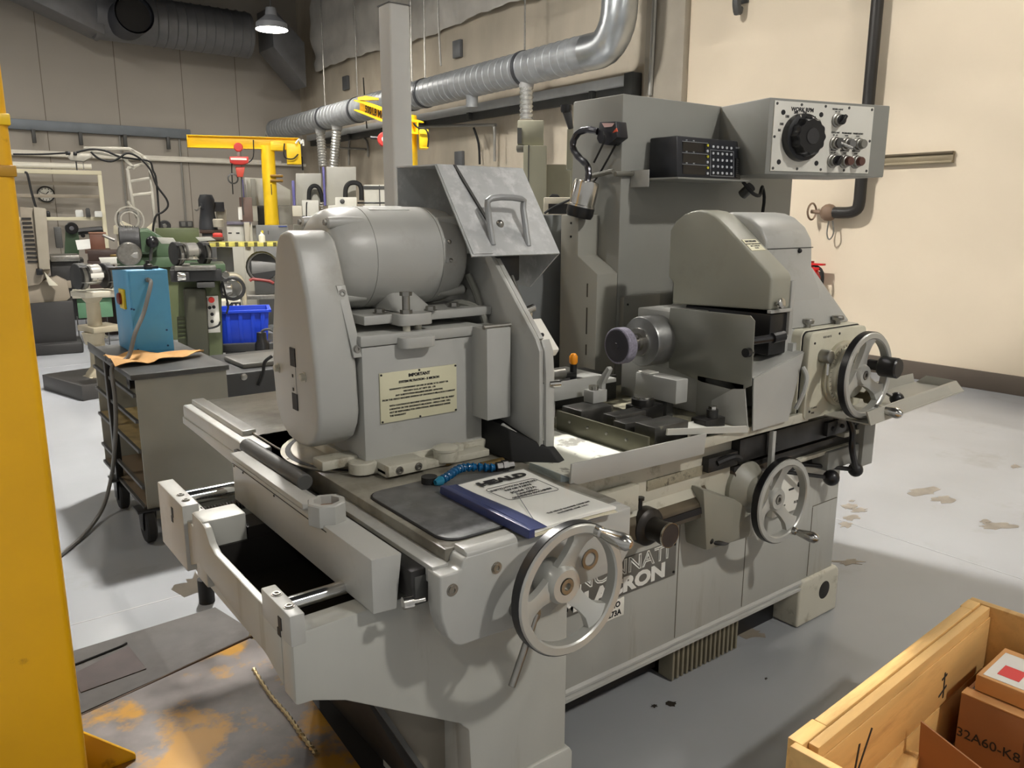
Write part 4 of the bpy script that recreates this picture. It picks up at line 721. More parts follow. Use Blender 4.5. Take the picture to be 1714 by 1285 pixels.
for t,rr in ((.030,.070),(.060,.066),(.066,.060)):
    rings.append([kn.bm.verts.new(kc+d*t+(u_*math.cos(2*PI*i/n)+v_*math.sin(2*PI*i/n))*rr*(1+.045*math.cos(12*2*PI*i/n))) for i in range(n)])
for a,b in zip(rings[:-1],rings[1:]):
    for i in range(n): kn.bm.faces.new((a[i],a[(i+1)%n],b[(i+1)%n],b[i]))
kn.bm.faces.new(rings[-1]); kk=kn.obj('work_speed_knob',BLK,pn); MB().lathe(kc,YD,[(.030,.066),(.028,.070),(0,.070)],24).obj('knob_cap',mat('knob_cap_grey',(46,46,48),.4),kk)
a=R(112); MB().bar(kc+YD*.029+(cx*math.cos(a)+upv*math.sin(a))*.072,kc+YD*.029+(cx*math.cos(a)+upv*math.sin(a))*.084,.003,.004,0).obj('knob_pointer',WHITE,kk)
def ptx(s,u,w,sz,b=.0003): text(s,sz,INK,onp(u,w,.0008),cx,(0,0,1),pn,bold=b)
ptx('WORK RPM',.152,.235,.020,.0007)
for s,u,w in (('200',.122,.2245),('250',.163,.2245),('150',.082,.208),('300',.208,.210),('100',.058,.180),('50',.050,.158)): ptx(s,u,w,.0125,.0005)
def sel(u,w,kind):
    p=onp(u,w); b=MB().lathe(p,YD,[(.026,0),(.026,.006),(.021,.008),(.021,.020),(.017,.022)],20).obj('switch_bezel',BRSH,pn)
    if kind=='sel':
        MB().lathe(p,YD,[(.0185,.020),(.0185,.030),(0,.030)],20).obj('selector_body',BLK,b); q=p+YD*.036; MB().bar(q-cx*.010-upv*.016,q+cx*.010+upv*.016,.012,.014,.003).obj('selector_grip',BLK,b)
    elif kind=='lev':
        MB().lathe(p,YD,[(.0185,.020),(.0185,.032),(0,.034)],20).obj('selector_body',BRKT,b); MB().cyl(p+YD*.030,p+YD*.045+cx*.045-upv*.018,.006,n=10).obj('selector_lever',STEEL,b)
    else:
        MB().lathe(p,YD,[(.0175,.020),(.0175,.034),(.015,.038),(0,.038)],20).obj('push_button',mat('button_'+kind,{'grey':(110,110,108),'brown':(96,64,56),'dim':(130,128,120)}[kind],.4),b)
for u,w,k,s in ((.322,.205,'sel','WORK LIGHT'),(.320,.120,'lev','COOLANT'),(.376,.120,'grey','WORKHEAD'),(.434,.120,'dim','WHEELHEAD'),(.316,.055,'sel','WORK'),(.374,.055,'brown','RUN START'),(.431,.055,'brown','RUN STOP')):
    sel(u,w,k); ptx(s,u,w+.040,.0085,.0002); ptx('OFF  ON' if k in('sel','lev') else 'START',u,w+.031,.006,.0001)
MB().tube([(2.60,1.955,1.625),(2.64,1.94,1.585),(2.70,1.95,1.575),(2.78,2.0,1.60),(2.83,2.03,1.61),(2.86,2.04,1.55),(2.86,2.06,1.40)],.007,n=8).obj('readout_cable',BLKR,K)
MB().tube([(2.09,2.13,1.645),(2.25,2.13,1.65),(2.40,2.12,1.64),(2.48,2.10,1.635)],.009,n=8).obj('lamp_cable',mat('cable_grey',(110,108,98),.5),K); MB().tube([(2.10,2.15,1.655),(2.10,2.2,1.65),(2.08,2.30,1.62),(2.07,2.32,1.51)],.009,n=8).obj('lamp_cable',mat('cable_grey',(110,108,98),.5),K)
MB().cyl((2.70,1.99,1.61),(2.70,2.03,1.58),.02,n=12).obj('cable_gland',BRKT,K)
# ---- digital readout
D=thing('digital_readout','black digital readout box with three displays and a keypad on the cabinet shelf','readout',(2.42,2.02,1.631))
dx0,dx1,dz0,dz1,dy=2.258,2.628,1.632,1.778,1.985
db=MB().hull8([(dx0,dy,dz0),(dx1,dy,dz0),(dx1,dy+.14,dz0),(dx0,dy+.14,dz0)],[(dx0,dy+.01,dz1),(dx1-.02,dy+.01,dz1),(dx1-.02,dy+.14,dz1),(dx0,dy+.14,dz1)],.006).obj('case',mat('readout_black',(34,36,42),.4),D)
fyd=lambda z: dy-.0012+(z-dz0)/(dz1-dz0)*.01
GL=mat('display_glass',(14,15,20),.12); LN=mat('legend_white',(190,192,196),.5); KEY=mat('key_white',(214,216,220),.4); YK=mat('key_yellow',(224,214,60),.4)
for i in range(3):
    z=1.662+i*.040; MB().box(dx0+.03,dx0+.155,fyd(z)-.001,fyd(z)+.002,z-.016,z+.016,0).obj('display',GL,db)
    MB().box(dx0+.028,dx0+.17,fyd(z+.018)-.001,fyd(z+.018)+.001,z+.0175,z+.0185,0).obj('display_rule',LN,db)
    for k,sx_ in enumerate((.05,.09)): text('INC' if k else 'ABS',.006,LN,(dx0+sx_,fyd(z+.022)-.0012,z+.0225),(1,0,0),(0,0,1),db)
    for q in (-1,1): MB().cyl((dx0+.166,fyd(z),z+q*.010),(dx0+.166,fyd(z)-.004,z+q*.010),.0048,n=10).obj('axis_key',YK if q>0 else KEY,db)
for r in range(5):
    for c in range(5):
        x=dx0+.198+c*.0265; z=1.655+r*.0235; MB().cyl((x,fyd(z),z),(x,fyd(z)-.004,z),.0048,n=10).obj('key',KEY,db)
for z in (1.644,1.7375): MB().box(dx0+.183,dx0+.320,fyd(z)-.001,fyd(z)+.001,z-.0005,z+.0005,0).obj('keypad_rule',LN,db)
for x in (dx0+.183,dx0+.320): MB().hull8([(x,fyd(1.644)-.001,1.644),(x+.001,fyd(1.644)-.001,1.644),(x+.001,fyd(1.644),1.644),(x,fyd(1.644),1.644)],[(x,fyd(1.7375)-.001,1.7375),(x+.001,fyd(1.7375)-.001,1.7375),(x+.001,fyd(1.7375),1.7375),(x,fyd(1.7375),1.7375)],0).obj('keypad_rule',LN,db)
text('SONY',.009,LN,(dx0+.345,fyd(1.755)-.0008,1.752),(1,0,0),(0,0,1),db)
MB().box(dx0+.330,dx0+.352,fyd(1.68)-.004,fyd(1.68)+.004,1.640,1.715,.002).obj('vent_block',BLK,db)
for i in range(9): MB().box(dx0+.332,dx0+.350,fyd(1.68)-.0055,fyd(1.68)-.004,1.645+i*.0075,1.648+i*.0075,0).obj('vent_rib',BRKT,db)
# ---- gooseneck lamp
G=thing('gooseneck_lamp','gooseneck work lamp with black box and steel head clamped on the cabinet side','lamp',(2.12,2.3,1.72))
gx=2.125
q=at(1017,222,'x',gx-.02); 
h=MB(); P=[at(a,b,'x',gx-.05) for a,b in ((1000,232),(1005,204),(1032,203),(1035,230),(1018,243),(1004,240))]
h.hull8([Vector((gx,p.y,p.z)) for p in P],[Vector((gx-.055,p.y,p.z)) for p in P],.003); lbx=h.obj('switch_box',mat('lamp_box_black',(26,26,34),.4),G)
P=[at(a,b,'x',gx-.057) for a,b in ((1008,206),(1028,206),(1024,212),(1012,213))]; MB().hull8([p+Vector((.002,0,0)) for p in P],[p-Vector((.002,0,0)) for p in P],0).obj('warning_sticker',mat('sticker_pink',(226,190,186),.5),lbx)
P=[at(a,b,'x',gx-.057) for a,b in ((1026,222),(1032,214),(1034,220))]; MB().hull8([p+Vector((.002,0,0)) for p in P],[p-Vector((.002,0,0)) for p in P],0).obj('rocker_switch',mat('rocker_orange',(230,90,50),.4),lbx)
S=[(1001,220),(985,217),(969,222),(960,236),(960,250),(970,264),(982,276),(985,290),(983,303)]
pts=[at(a,b,'x',gx-.05-.006*i) for i,(a,b) in enumerate(S)]
h=MB(); nn=90; h.tube(pts,.013,n=10,smooth=10,rads=lambda u:.0125*(1+.05*math.cos(u*nn*2*PI))); h.obj('gooseneck',mat('gooseneck_metal',(70,70,74),.3,metal=.8),G)
a=pts[-1]; b=at(972,350,'x',gx-.11); ax=(b-a).normalized(); MB().lathe(a,ax,[(.018,-.005),(.044,0),(.047,.01),(.047,.085),(.050,.087),(.050,.093)],26).obj('lamp_head',STEEL,G); MB().lathe(a,ax,[(.0505,.093),(.051,.118),(.046,.132),(.036,.132),(.034,.124),(0,.122)],26).obj('lamp_bezel',BLK,G)
MB().tube([at(1010,221,'x',gx-.07),at(1013,230,'x',gx-.075),at(1006,248,'x',gx-.08),at(994,272,'x',gx-.085)],.004,n=6).obj('cord',BLKR,G)
MB().tube([at(1036,232,'x',gx-.02),(2.115,2.26,1.63),(2.08,2.3,1.60)],.004,n=6).obj('cord',BLKR,G)
# ---- square steel post standing behind the machine
pc=at(668,345,'z',1.5-.0); pp=CAM+ (ray(668,340)/FPX)*2.95
t=thing('square_post','plain grey square steel post standing behind the motor','post',(pp.x,pp.y,0))
ztop=(CAM+(ray(668,28)/FPX)*2.95).z
ht=MB(); ht.prism('z',rrect(pp.x-.041,pp.x+.041,pp.y-.041,pp.y+.041,.008,3),.012,ztop,0); ht.obj('tube',mat('post_grey',(184,184,180),.45,var=.05,dirt=(170,140,110),dscale=3,damt=.35,dcut=(.58,.7)),t)
MB().box(pp.x-.043,pp.x+.043,pp.y-.043,pp.y+.043,ztop,ztop+.004,0).obj('top_cap',BRKT,t); MB().box(pp.x-.1,pp.x+.1,pp.y-.1,pp.y+.1,0,.012,.002).obj('base_plate',BRKT,t)
# ---- instruction manual on the table
bx0,bx1,by0,by1=.946,1.192,1.182,1.515; bz=.8555
B_=thing('instruction_manual','blue backed instruction manual with a white cover lying on the table mat','manual',(1.07,1.35,bz))
MB().box(bx0-.002,bx1,by0,by1,bz,bz+.0022,.0005).obj('back_cover',mat('manual_blue',(48,58,104),.4),B_)
def page(u,v):
    x=bx0+.012+(bx1-bx0-.012)*u; y=by0+(by1-by0)*v; return (x,y,bz+.014+.004*math.sin(u*PI)*.5-.004*u+.003*math.sin(v*5+u*2))
def pageb(u,v): p=page(u,v); return (p[0],p[1],bz+.003+.004*u)
MB().grid(page,12,10,.006).obj('page_block',PAPER,B_,smooth=60)
for i in range(3): MB().grid(lambda u,v,i=i:(page(u,v)[0]+.002*i-.002,page(u,v)[1]-.0015*i,page(u,v)[2]-.008-.0018*i),6,6,.001).obj('loose_page',mat('page_edge',(226,220,200),.7),B_,smooth=60)
sl0=.052
MB().hull8([(bx0-.004,by0-.004,bz+.002),(bx0+.012,by0-.004,bz+.002),(bx0+.012,by1+.002,bz+.002),(bx0-.004,by1+.002,bz+.002)],[(bx0-.002,by0-.004,bz+.020),(bx0+.012,by0-.004,bz+.021),(bx0+.012,by1+.002,bz+.021),(bx0-.002,by1+.002,bz+.020)],.002).obj('spine',mat('manual_blue',(48,58,104),.4),B_)
def strip(u,v):
    x=bx0+.008+.036*u; return (x,by0-.004+(by1-by0+.006)*v,page((x-bx0-.012)/(bx1-bx0-.012),v)[2]+.0022+.003*(1-u))
MB().grid(strip,4,10,.0012).obj('spine_strip',mat('manual_blue',(48,58,104),.4),B_,smooth=60)
CLR=mat('clear_cover',(220,224,226),.08,trans=.95,alpha=.25,var=0)
MB().grid(lambda u,v:(bx0+.03+(bx1+.022-bx0-.03)*u,by0+(by1+.012-by0)*v,page(min(1,u),v)[2]+.0035),8,8).obj('clear_cover',CLR,B_,smooth=60)
PZ=page(.6,.5)[2]+.0026
def mtx(s,u,v,sz,b=0,sx=1,mt=INK,al='CENTER'):
    x=bx0+.05+(bx1-bx0-.05)*u; y=by0+(by1-by0)*v; z=page((x-bx0-.012)/(bx1-bx0-.012),v)[2]+.0034
    text(s,sz,mt,(x,y,z),(1,0,0),(0,1,0),B_,bold=b,sx=sx,align=al)
mtx('HEALD',.52,.885,.036,.0022,1.25)
for k,(s,v,sz) in enumerate((('INSTRUCTION MANUAL',.735,.0125),('REPAIR PARTS',.685,.0125),('Model 273A',.625,.0145),('UNIVERSAL',.57,.0115),('GRINDING MACHINES',.525,.0115))): mtx(s,.50,v,sz,.0002)
mtx('THE HEALD MACHINE COMPANY',.50,.14,.0082,.0001); mtx('WORCESTER, MASS. U.S.A.',.50,.10,.0075,.0001)
x_l=bx0+.05+.12*(bx1-bx0-.05); x_r=bx0+.05+.88*(bx1-bx0-.05); y_b=by0+(by1-by0)*.485; y_t=by0+(by1-by0)*.785
ol=rrect(x_l,x_r,y_b,y_t,.012,4); ol=ol+[ol[0]]
MB().tube([(x,y,page((x-bx0-.012)/(bx1-bx0-.012),(y-by0)/(by1-by0))[2]+.0034) for x,y in ol],.0008,n=4,smooth=0).obj('title_frame',INK,B_)
MB().grid(lambda u,v:(bx0+.04+.075*u+.004*v,by0+.035+.16*u*1.0+.012*v*1,page(.3,.3)[2]+.0042),3,1,.0006).obj('corner_pocket_line',mat('pocket_grey',(96,100,108),.4),B_)
# ---- blue articulated coolant hose lying behind the manual
C_=thing('coolant_hose','blue segmented coolant hose with dark fitting lying behind the manual','hose',(1.06,1.57,.856))
HB=mat('hose_blue',(10,84,130),.25,var=.05)
A=[(.985,1.572),(1.01,1.578),(1.035,1.590),(1.06,1.597),(1.085,1.592),(1.115,1.580),(1.145,1.570)]
for i in range(len(A)*2-2):
    a=Vector((*A[i//2],0)); b=Vector((*A[i//2+1],0)); p=a.lerp(b,.5*(i%2)); q=a.lerp(b,.5*(i%2)+.5); p.z=q.z=.868+.008*math.sin(i/11*PI)
    MB().lathe(p,q-p,[(.006,-.001),(.0115,.002),(.0115,.006),(.008,.009),(.0095,.0125)],12).obj('segment',HB,C_)
MB().lathe((.985,1.572,.866),(-1,-.1,-.1),[(.010,0),(.013,.006),(.007,.022),(.005,.022),(.004,.01),(0,.01)],12).obj('nozzle',mat('hose_teal',(40,120,150),.25),C_)
MB().lathe((1.145,1.570,.868),(1,-.2,0),[(.010,0),(.013,.002),(.013,.018),(.016,.018),(.016,.032),(.011,.034),(.011,.05)],6).obj('fitting',DARKS,C_); MB().cyl((1.12,1.60,.868),(1.19,1.60,.868),.011,n=8).obj('brass_fitting',mat('old_brass',(120,100,60),.4,metal=.7),C_)
MB().cyl((.965,1.60,.8555),(.965,1.60,.872),.02,n=14).obj('dark_cap',BLKR,C_)
# ================================================================ wooden crate in the foreground
W1=mat('pine_wood',(222,180,112),.6,var=.14,scale=3.5,stretch=(1.2,9,9),dirt=(170,120,66),dscale=4,damt=.55,dcut=(.5,.7))
W2=mat('plywood_side',(214,172,108),.6,var=.12,scale=3,stretch=(1,6,6),dirt=(150,104,58),dscale=3,damt=.6,dcut=(.52,.72))
czt=.42
p1=at(1340,1245,'z',czt);p2=at(1640,1008,'z',czt)
d=(p2-p1); d.z=0; ang=math.atan2(d.y,d.x); Ln=d.length
T=thing('wooden_crate','open pine wood crate with boxes inside, beside the machine','crate',(p1.x,p1.y,0),rotz=ang)
def lb(x0,x1,y0,y1,z0,z1,name,mt,par=T,bev=.003): return MB().box(x0,x1,y0,y1,z0,z1,bev).obj(name,mt,par,local=True)
wd=.034; CW=.62
side=lb(.02,Ln-.005,-.030,-.006,.05,czt-.002,'long_side',W2); 
for k,(z0,z1) in enumerate(((.05,.235),(.238,czt-.03))): lb(.02,Ln-.005,-.034,-.030,z0,z1,'side_plank',W2)
lb(.0,.10,-.005,.030,.0,czt,'corner_batten',W1); lb(.10,Ln-.06,-.003,.026,czt-.09,czt,'top_rail',W1); lb(Ln-.06,Ln,-.003,.030,0,czt,'corner_batten',W1); lb(.1,Ln-.06,-.003,.026,.0,.08,'bottom_rail',W1)
lb(Ln-.003,Ln+.022,-CW,.028,.04,czt,'end_panel',W2); lb(-.022,.0,-CW,.012,.04,czt,'end_panel',W2); lb(0,Ln,-CW,-.03,.05,.065,'bottom_board',W2); lb(0,Ln,-CW-.024,-CW,.05,czt,'long_side',W2)
for x in (.06,Ln-.03):
    for z in (.06,czt-.03): MB().lathe((x,.031,z),(0,1,0),[(.004,0),(.003,.0012),(0,.0012)],8).obj('nail_head',BRKT,T,local=True)
mk=mat('marker_black',(40,36,34),.7)
c0=Vector((.30,-.0362,.30))
for a,b in (((.20,.345),(.185,.26)),((.255,.36),(.19,.25))): MB().bar((a[0],-.0346,a[1]),(b[0],-.0346,b[1]),.0012,.008,0).obj('marker_stroke',mk,T,local=True)
for a,b in (((Ln-.30,.335),(Ln-.295,.26)),((Ln-.325,.275),(Ln-.28,.29)),((Ln-.315,.32),(Ln-.285,.325))): MB().bar((a[0],-.0346,a[1]),(b[0],-.0346,b[1]),.0012,.006,0).obj('marker_stroke',mk,T,local=True)
# things in the crate, each its own object in the crate's frame
CBM=mat('cardboard',(158,110,72),.75,var=.06,scale=5); CBL=mat('cardboard_light',(196,146,92),.75,var=.06)
rz=Matrix.Rotation(ang,4,'Z'); def_o=Vector((p1.x,p1.y,0))
def wpt(x,y,z): return def_o+(rz@Vector((x,y,z)))

iz=Matrix.Rotation(-ang,4,'Z')
def cl(px,py,z): 
    q=at(px,py,'z',z)-def_o; q.z=0; q=iz@q; return q
ZC=.30; A=cl(1609,1158,ZC)
bxs=thing('cardboard_carton','brown cardboard carton with a marker note, standing in the wooden crate','box',wpt(A.x,A.y,.066),rotz=ang)
hz=ZC-.066; wy=min(.36,A.y+CW-.01)
cwx=min(.30,Ln-.012-A.x); MB().box(0,cwx,-wy,0,0,hz-.004,.003).obj('carton_body',CBM,bxs,local=True); MB().box(0,.04,-wy,0,hz-.004,hz,.001).obj('top_flap',CBL,bxs,local=True); MB().box(.04,cwx-.01,-wy+.01,-.01,hz-.004,hz-.003,0).obj('open_gap',INK,bxs,local=True)
q=at_n(1653,1246,wpt(A.x,A.y,0),(rz@Vector((1,0,0))))-def_o; q=iz@q
text('32A60-K8',.036,mk,(-.0012,q.y-A.y,q.z-.066),(0,-1,0),(0,.05,1),bxs,local=True)
MB().box(-.0015,0,-.20,-.15,.08,.17,0).obj('tape_mark',mat('tape_dark',(126,84,56),.6),bxs,local=True)
A2=cl(1634,1128,ZC+.045)
bx2=thing('parts_box','flat white topped parts box with a red label on the carton','box',wpt(A2.x,A2.y,ZC),rotz=ang)
MB().box(0,.20,-.26,0,0.001,.045,.003).obj('box_body',CBL,bx2,local=True); lbw=MB().box(.012,.17,-.25,-.012,.0452,.0465,0).obj('paper_label',PAPER,bx2,local=True); rl=MB().box(.04,.10,-.085,-.035,.0467,.0475,0).obj('red_label',mat('label_red',(196,40,40),.5),lbw,local=True)
A3=cl(1541,1207,.30)
fl_=thing('cardboard_sheet','loose brown cardboard sheet leaning inside the wooden crate','cardboard',wpt(A3.x,A3.y,.066),rotz=ang)
MB().hull8([(.03,0,0),(.03,-.30,0),(.035,-.30,0),(.035,0,0)],[(0,0,.234),(.02,-.26,.13),(.025,-.26,.13),(.005,0,.234)],0).obj('sheet',CBM,fl_,local=True)
MB().hull8([(.03,-.30,0),(.10,-.31,0),(.10,-.315,0),(.03,-.305,0)],[(.02,-.26,.13),(.10,-.28,.09),(.10,-.285,.09),(.02,-.265,.13)],0).obj('fold_flap',CBL,fl_,local=True)
A4=cl(1448,1262,.20)
sc=thing('wood_offcut','small pine offcut block lying in the near corner of the crate','wood',wpt(A4.x+.05,A4.y-.05,.066),rotz=ang+.25)
MB().box(-.05,.05,-.05,.05,0,.134,.004).obj('block',W1,sc,local=True); MB().box(-.02,.02,-.055,-.05,.05,.06,.001).obj('split_edge',W2,sc,local=True)
# ================================================================ foreground left: yellow jib column and its floor plates
t=thing('crane_column','big safety yellow steel crane column with a welded foot plate','column',(.05,2.2,0))
q=at(140,1240,'z',.10); ex=q.x; yf=q.y
YC=2.05; ex=at(143,1240,'y',YC).x
h=MB(); h.prism('z',rrect(ex-.30,ex,YC,YC+.30,.018,3),.016,CZ,0); h.obj('column_tube',YEL,t)
for py in (200,286):
    z=at(15,py,'y',YC).z; MB().box(ex-.304,ex+.004,YC-.004,YC+.304,z-.012,z+.012,.003).obj('weld_band',YEL2 if py==200 else mat('dull_ochre',(176,130,20),.5),t)
h=MB(); h.prism('y',[(ex-.01,.016),(ex+.13,.016),(ex+.13,.03),(ex-.01,.17)],YC+.13,YC+.144,.002); h.obj('gusset',YEL,t)
h=MB(); h.prism('y',[(ex-.29,.016),(ex-.43,.016),(ex-.43,.03),(ex-.29,.17)],YC+.13,YC+.144,.002); h.obj('gusset',YEL,t)
PLM=mat('worn_yellow_plate',(114,108,106),.42,metal=.25,var=.25,scale=9,dirt=(178,130,36),dscale=3.4,damt=.9,dcut=(.50,.58))
P=[at(a,b,'z',.016) for a,b in ((139,1196),(418,1068),(600,1300))]
e=(P[2]-P[1])*1.3
h=MB(); h.prism('z',[(P[0].x-.5,P[0].y-.02),(P[0].x,P[0].y),(P[1].x,P[1].y),(P[1].x+.05,P[1].y-.08),(P[2].x+.02,P[2].y),(P[2].x-.05,P[2].y-.7),(P[0].x-.5,P[0].y-1.0)],.0,.016,.001); h.obj('foot_plate',PLM,t)
h=MB(); pts=[at(a,b,'z',.018) for a,b in ((425,1120),(450,1160),(480,1195),(505,1230),(530,1262))]; nn=60
h.tube(pts,.006,n=6,smooth=10,rads=lambda u:.006*(1+.35*math.cos(u*nn*2*PI))); h.obj('weld_bead',mat('weld_metal',(170,150,110),.35,metal=.7,var=.2,scale=80),t)
# dirt covered floor slabs next to the plate
SLM=mat('dusty_trench_plate',(66,63,60),.8,var=.2,scale=5,dirt=(46,42,38),dscale=4,damt=.6,dcut=(.45,.65))
P=[at(a,b,'z',.01) for a,b in ((100,1095),(122,1088),(360,1015),(420,1052),(415,1066),(135,1192),(80,1205))]
t=thing('trench_cover','dark dusty steel trench cover between the plate and clean floor','plate',(.5,2.75,0))
h=MB(); h.prism('z',[(p.x,p.y) for p in P],0,.008,.001); h.obj('cover_plate',SLM,t)
P=[at(a,b,'z',.012) for a,b in ((120,1128),(215,1080),(245,1118),(135,1158))]; MB().prism('z',[(p.x,p.y) for p in P],.008,.0115,.001).obj('raised_flap',mat('flap_brown',(70,61,59),.8,var=.2,scale=9),t)
MB().tube([at(a,b,'z',.012) for a,b in ((125,1112),(160,1098),(200,1082),(212,1076))],.004,n=5).obj('crack',INK,t)
MB().tube([at(a,b,'z',.010) for a,b in ((136,1199),(220,1160),(330,1108),(425,1064))],.007,n=6).obj('edge_gap',mat('gap_rust',(70,50,30),.7),t)
P=[at(a,b,'z',.006) for a,b in ((392,1048),(412,1036),(436,1062),(420,1080),(405,1068))]; tag(MB().prism('z',[(p.x,p.y) for p in P],0,.006,.001).obj('shim_plate',mat('shim_tan',(176,160,110),.6,var=.2,scale=20)),'small tan shim plate under the machine wing','plate')
tag(MB().box(.35,.36,2.9,2.91,.0,.006,.001).obj('wood_chip',BLKR),'dark chip lying on the floor near the crane plate','chip') if False else None
# ================================================================ steel cart
cy0,cx0=3.77,.755
ct=thing('tool_cart','steel shop cart with grey side panel, black top and casters','cart',(.95,4.2,0))
zt_=.802; xl=.752; xr=1.165; zb=.17; yb=4.72
GP=mat('cart_panel_grey',(132,130,120),.5,var=.05)
MB().box(xl+.01,xr,cy0,cy0+.012,zb-.06,zt_-.025,.002).obj('side_panel',GP,ct)
MB().box(xl-.01,xr+.012,cy0-.012,yb,zt_-.025,zt_,.004).obj('top',mat('cart_top_dark',(62,62,60),.45,var=.15,scale=8),ct)
MB().box(xl-.014,xl-.010,cy0+.50,yb,zt_-.01,zt_+.03,.002).obj('top_lip',BRKT,ct)
MB().box(xl+.01,xr,yb-.02,yb-.008,zb,zt_-.025,.002).obj('rear_panel',GP,ct)
MB().box(xl-.012,xl+.022,cy0+.54,cy0+.58,zb,zt_-.02,.002).obj('corner_post',BLK,ct)
for z in (zb,zb+.10,zt_-.10,zt_-.22,zt_-.36): MB().bar((xl+.004,cy0+.01,z),(xl+.004,yb-.02,z),.014,.014,0).obj('side_rail',BRKT,ct)
MB().box(xl+.01,xr,cy0+.02,yb-.03,zb-.01,zb+.01,0).obj('lower_shelf',mat('shelf_brown',(98,84,66),.6),ct); MB().box(xl+.01,xr,cy0+.02,yb-.03,.44,.45,0).obj('middle_shelf',mat('shelf_ply',(160,140,96),.6,var=.2,scale=14),ct)
def caster(x,y,r=.085):
    h=MB(); h.lathe((x-.022,y,r),(1,0,0),[(r*.3,0),(r*.9,0),(r,.008),(r,.036),(r*.9,.044),(r*.3,.044)],24); c=h.obj('caster',BLKR,ct); MB().cyl((x-.026,y,r),(x+.026,y,r),.014,n=10).obj('axle',BRSH,c)
    for s in (-1,1): MB().prism('x',[(y-.03,r-.02),(y+.03,r-.02),(y+.055,zb-.01),(y-.045,zb-.01)],x+s*.028-.002,x+s*.028+.002,.001).obj('fork',BLK,c)
    MB().box(x-.05,x+.05,y-.05,y+.06,zb-.012,zb-.002,.002).obj('mount_plate',BLK,c)
caster(.765,3.80); caster(.765,4.35,.075); caster(xr-.06,cy0+.06); caster(xr-.06,yb-.1)
MB().cyl((xl+.03,cy0+.25,zt_-.08),(xl+.10,cy0+.25,zt_-.08),.035,n=14).obj('round_plug',BLK,ct)
# blue control box on the cart
by=4.30
z0=zt_; zt2=at(250,452,'y',by).z; bl=.882; br=1.072
BLU=mat('control_box_blue',(84,156,196),.45,var=.04,dirt=(66,120,160),dscale=4,damt=.3,dcut=(.55,.7))
t=thing('blue_control_box','light blue electrical box with rotary switch standing on the cart','electrical box',((bl+br)/2,by+.2,z0))
MB().box(bl,br,by,by+.36,z0+.001,zt2,.005).obj('cabinet',BLU,t)
MB().box(bl+.008,br-.008,by-.004,by,z0+.015,zt2-.02,.002).obj('door',BLU,t)
sw=at(203,500,'x',bl-.012); s_=MB().box(bl-.012,bl,sw.y-.05,sw.y+.05,sw.z-.05,sw.z+.05,.002).obj('switch_plate',mat('switch_yellow',(222,190,40),.4),t); MB().lathe((bl-.012,sw.y+.015,sw.z),(-1,0,0),[(.03,0),(.03,.012),(.024,.016),(0,.016)],16).obj('rotary_switch',mat('switch_red',(110,34,26),.4),s_)
for px,py in ((220,517),(224,518),(279,552),(281,578),(231,585)): q=at(px,py,'y',by-.004); MB().cyl((q.x,by-.004,q.z),(q.x,by-.007,q.z),.005,n=8).obj('lock_hole',mat('navy_hole',(30,60,100),.5),t)
q=at(246,468,'y',by); gl=MB().cyl((q.x,by-.004,q.z),(q.x,by-.03,q.z),.012,n=12).obj('cable_gland',BRSH,t)
CG=mat('cable_warm_grey',(104,102,98),.5)
cps=[(q.x,by-.02,q.z),(q.x+.006,by-.05,q.z-.01)]+[tuple(at(a,b,'y',y)) for a,b,y in ((248,495,4.2),(240,525,4.16),(226,558,4.10))]+[(.80,4.06,.835),(.725,4.04,.80)]+[tuple(at(a,b,'x',.715)) for a,b in ((192,660),(194,705),(191,760),(186,800))]+[tuple(at(a,b,'z',z)) for a,b,z in ((172,850,.05),(142,893,.012),(104,926,.012),(60,955,.012))]
MB().tube(cps,.010,n=8,smooth=6).obj('power_cable',CG,t)
# lever lying on top of the blue box
t=thing('breaker_bar','dark ratchet handle lying across the top of the blue box','tool',(bl+.1,by+.1,zt2))
MB().cyl((bl-.07,by+.08,zt2+.011),(bl+.10,by+.07,zt2+.011),.009,n=10).obj('handle',BRKT,t); MB().lathe((bl+.115,by+.07,zt2),(0,0,1),[(.02,0),(.024,.008),(.021,.024),(.010,.03),(.010,.044),(0,.044)],14).obj('head',DARKS,t); MB().bar((bl+.10,by+.05,zt2+.010),(bl+.16,by+.05,zt2+.010),.014,.014,.003).obj('drive_end',DARKS,t)
# brown paper on the cart
t=thing('brown_paper','crumpled sheet of brown kraft paper on the cart top','paper',(.93,4.1,zt_))
def kp(u,v):
    x=.722+(1.156-.722)*u; w_=.13*(1-.75*max(0,u-.45)/.55); yc=4.12+.01*math.sin(u*6)
    return (x,yc+w_*(v-.62)*2,zt_+.010+.022*abs(math.sin(u*7.5+.6+v*1.7))*(1-.5*u)+.010*math.sin(v*6+u*5)**2-(.03*max(0,.35-v) if u<.4 else 0))
MB().grid(kp,18,6,.002).obj('sheet',mat('kraft_paper',(186,142,84),.8,var=.08,scale=8),t,smooth=20)
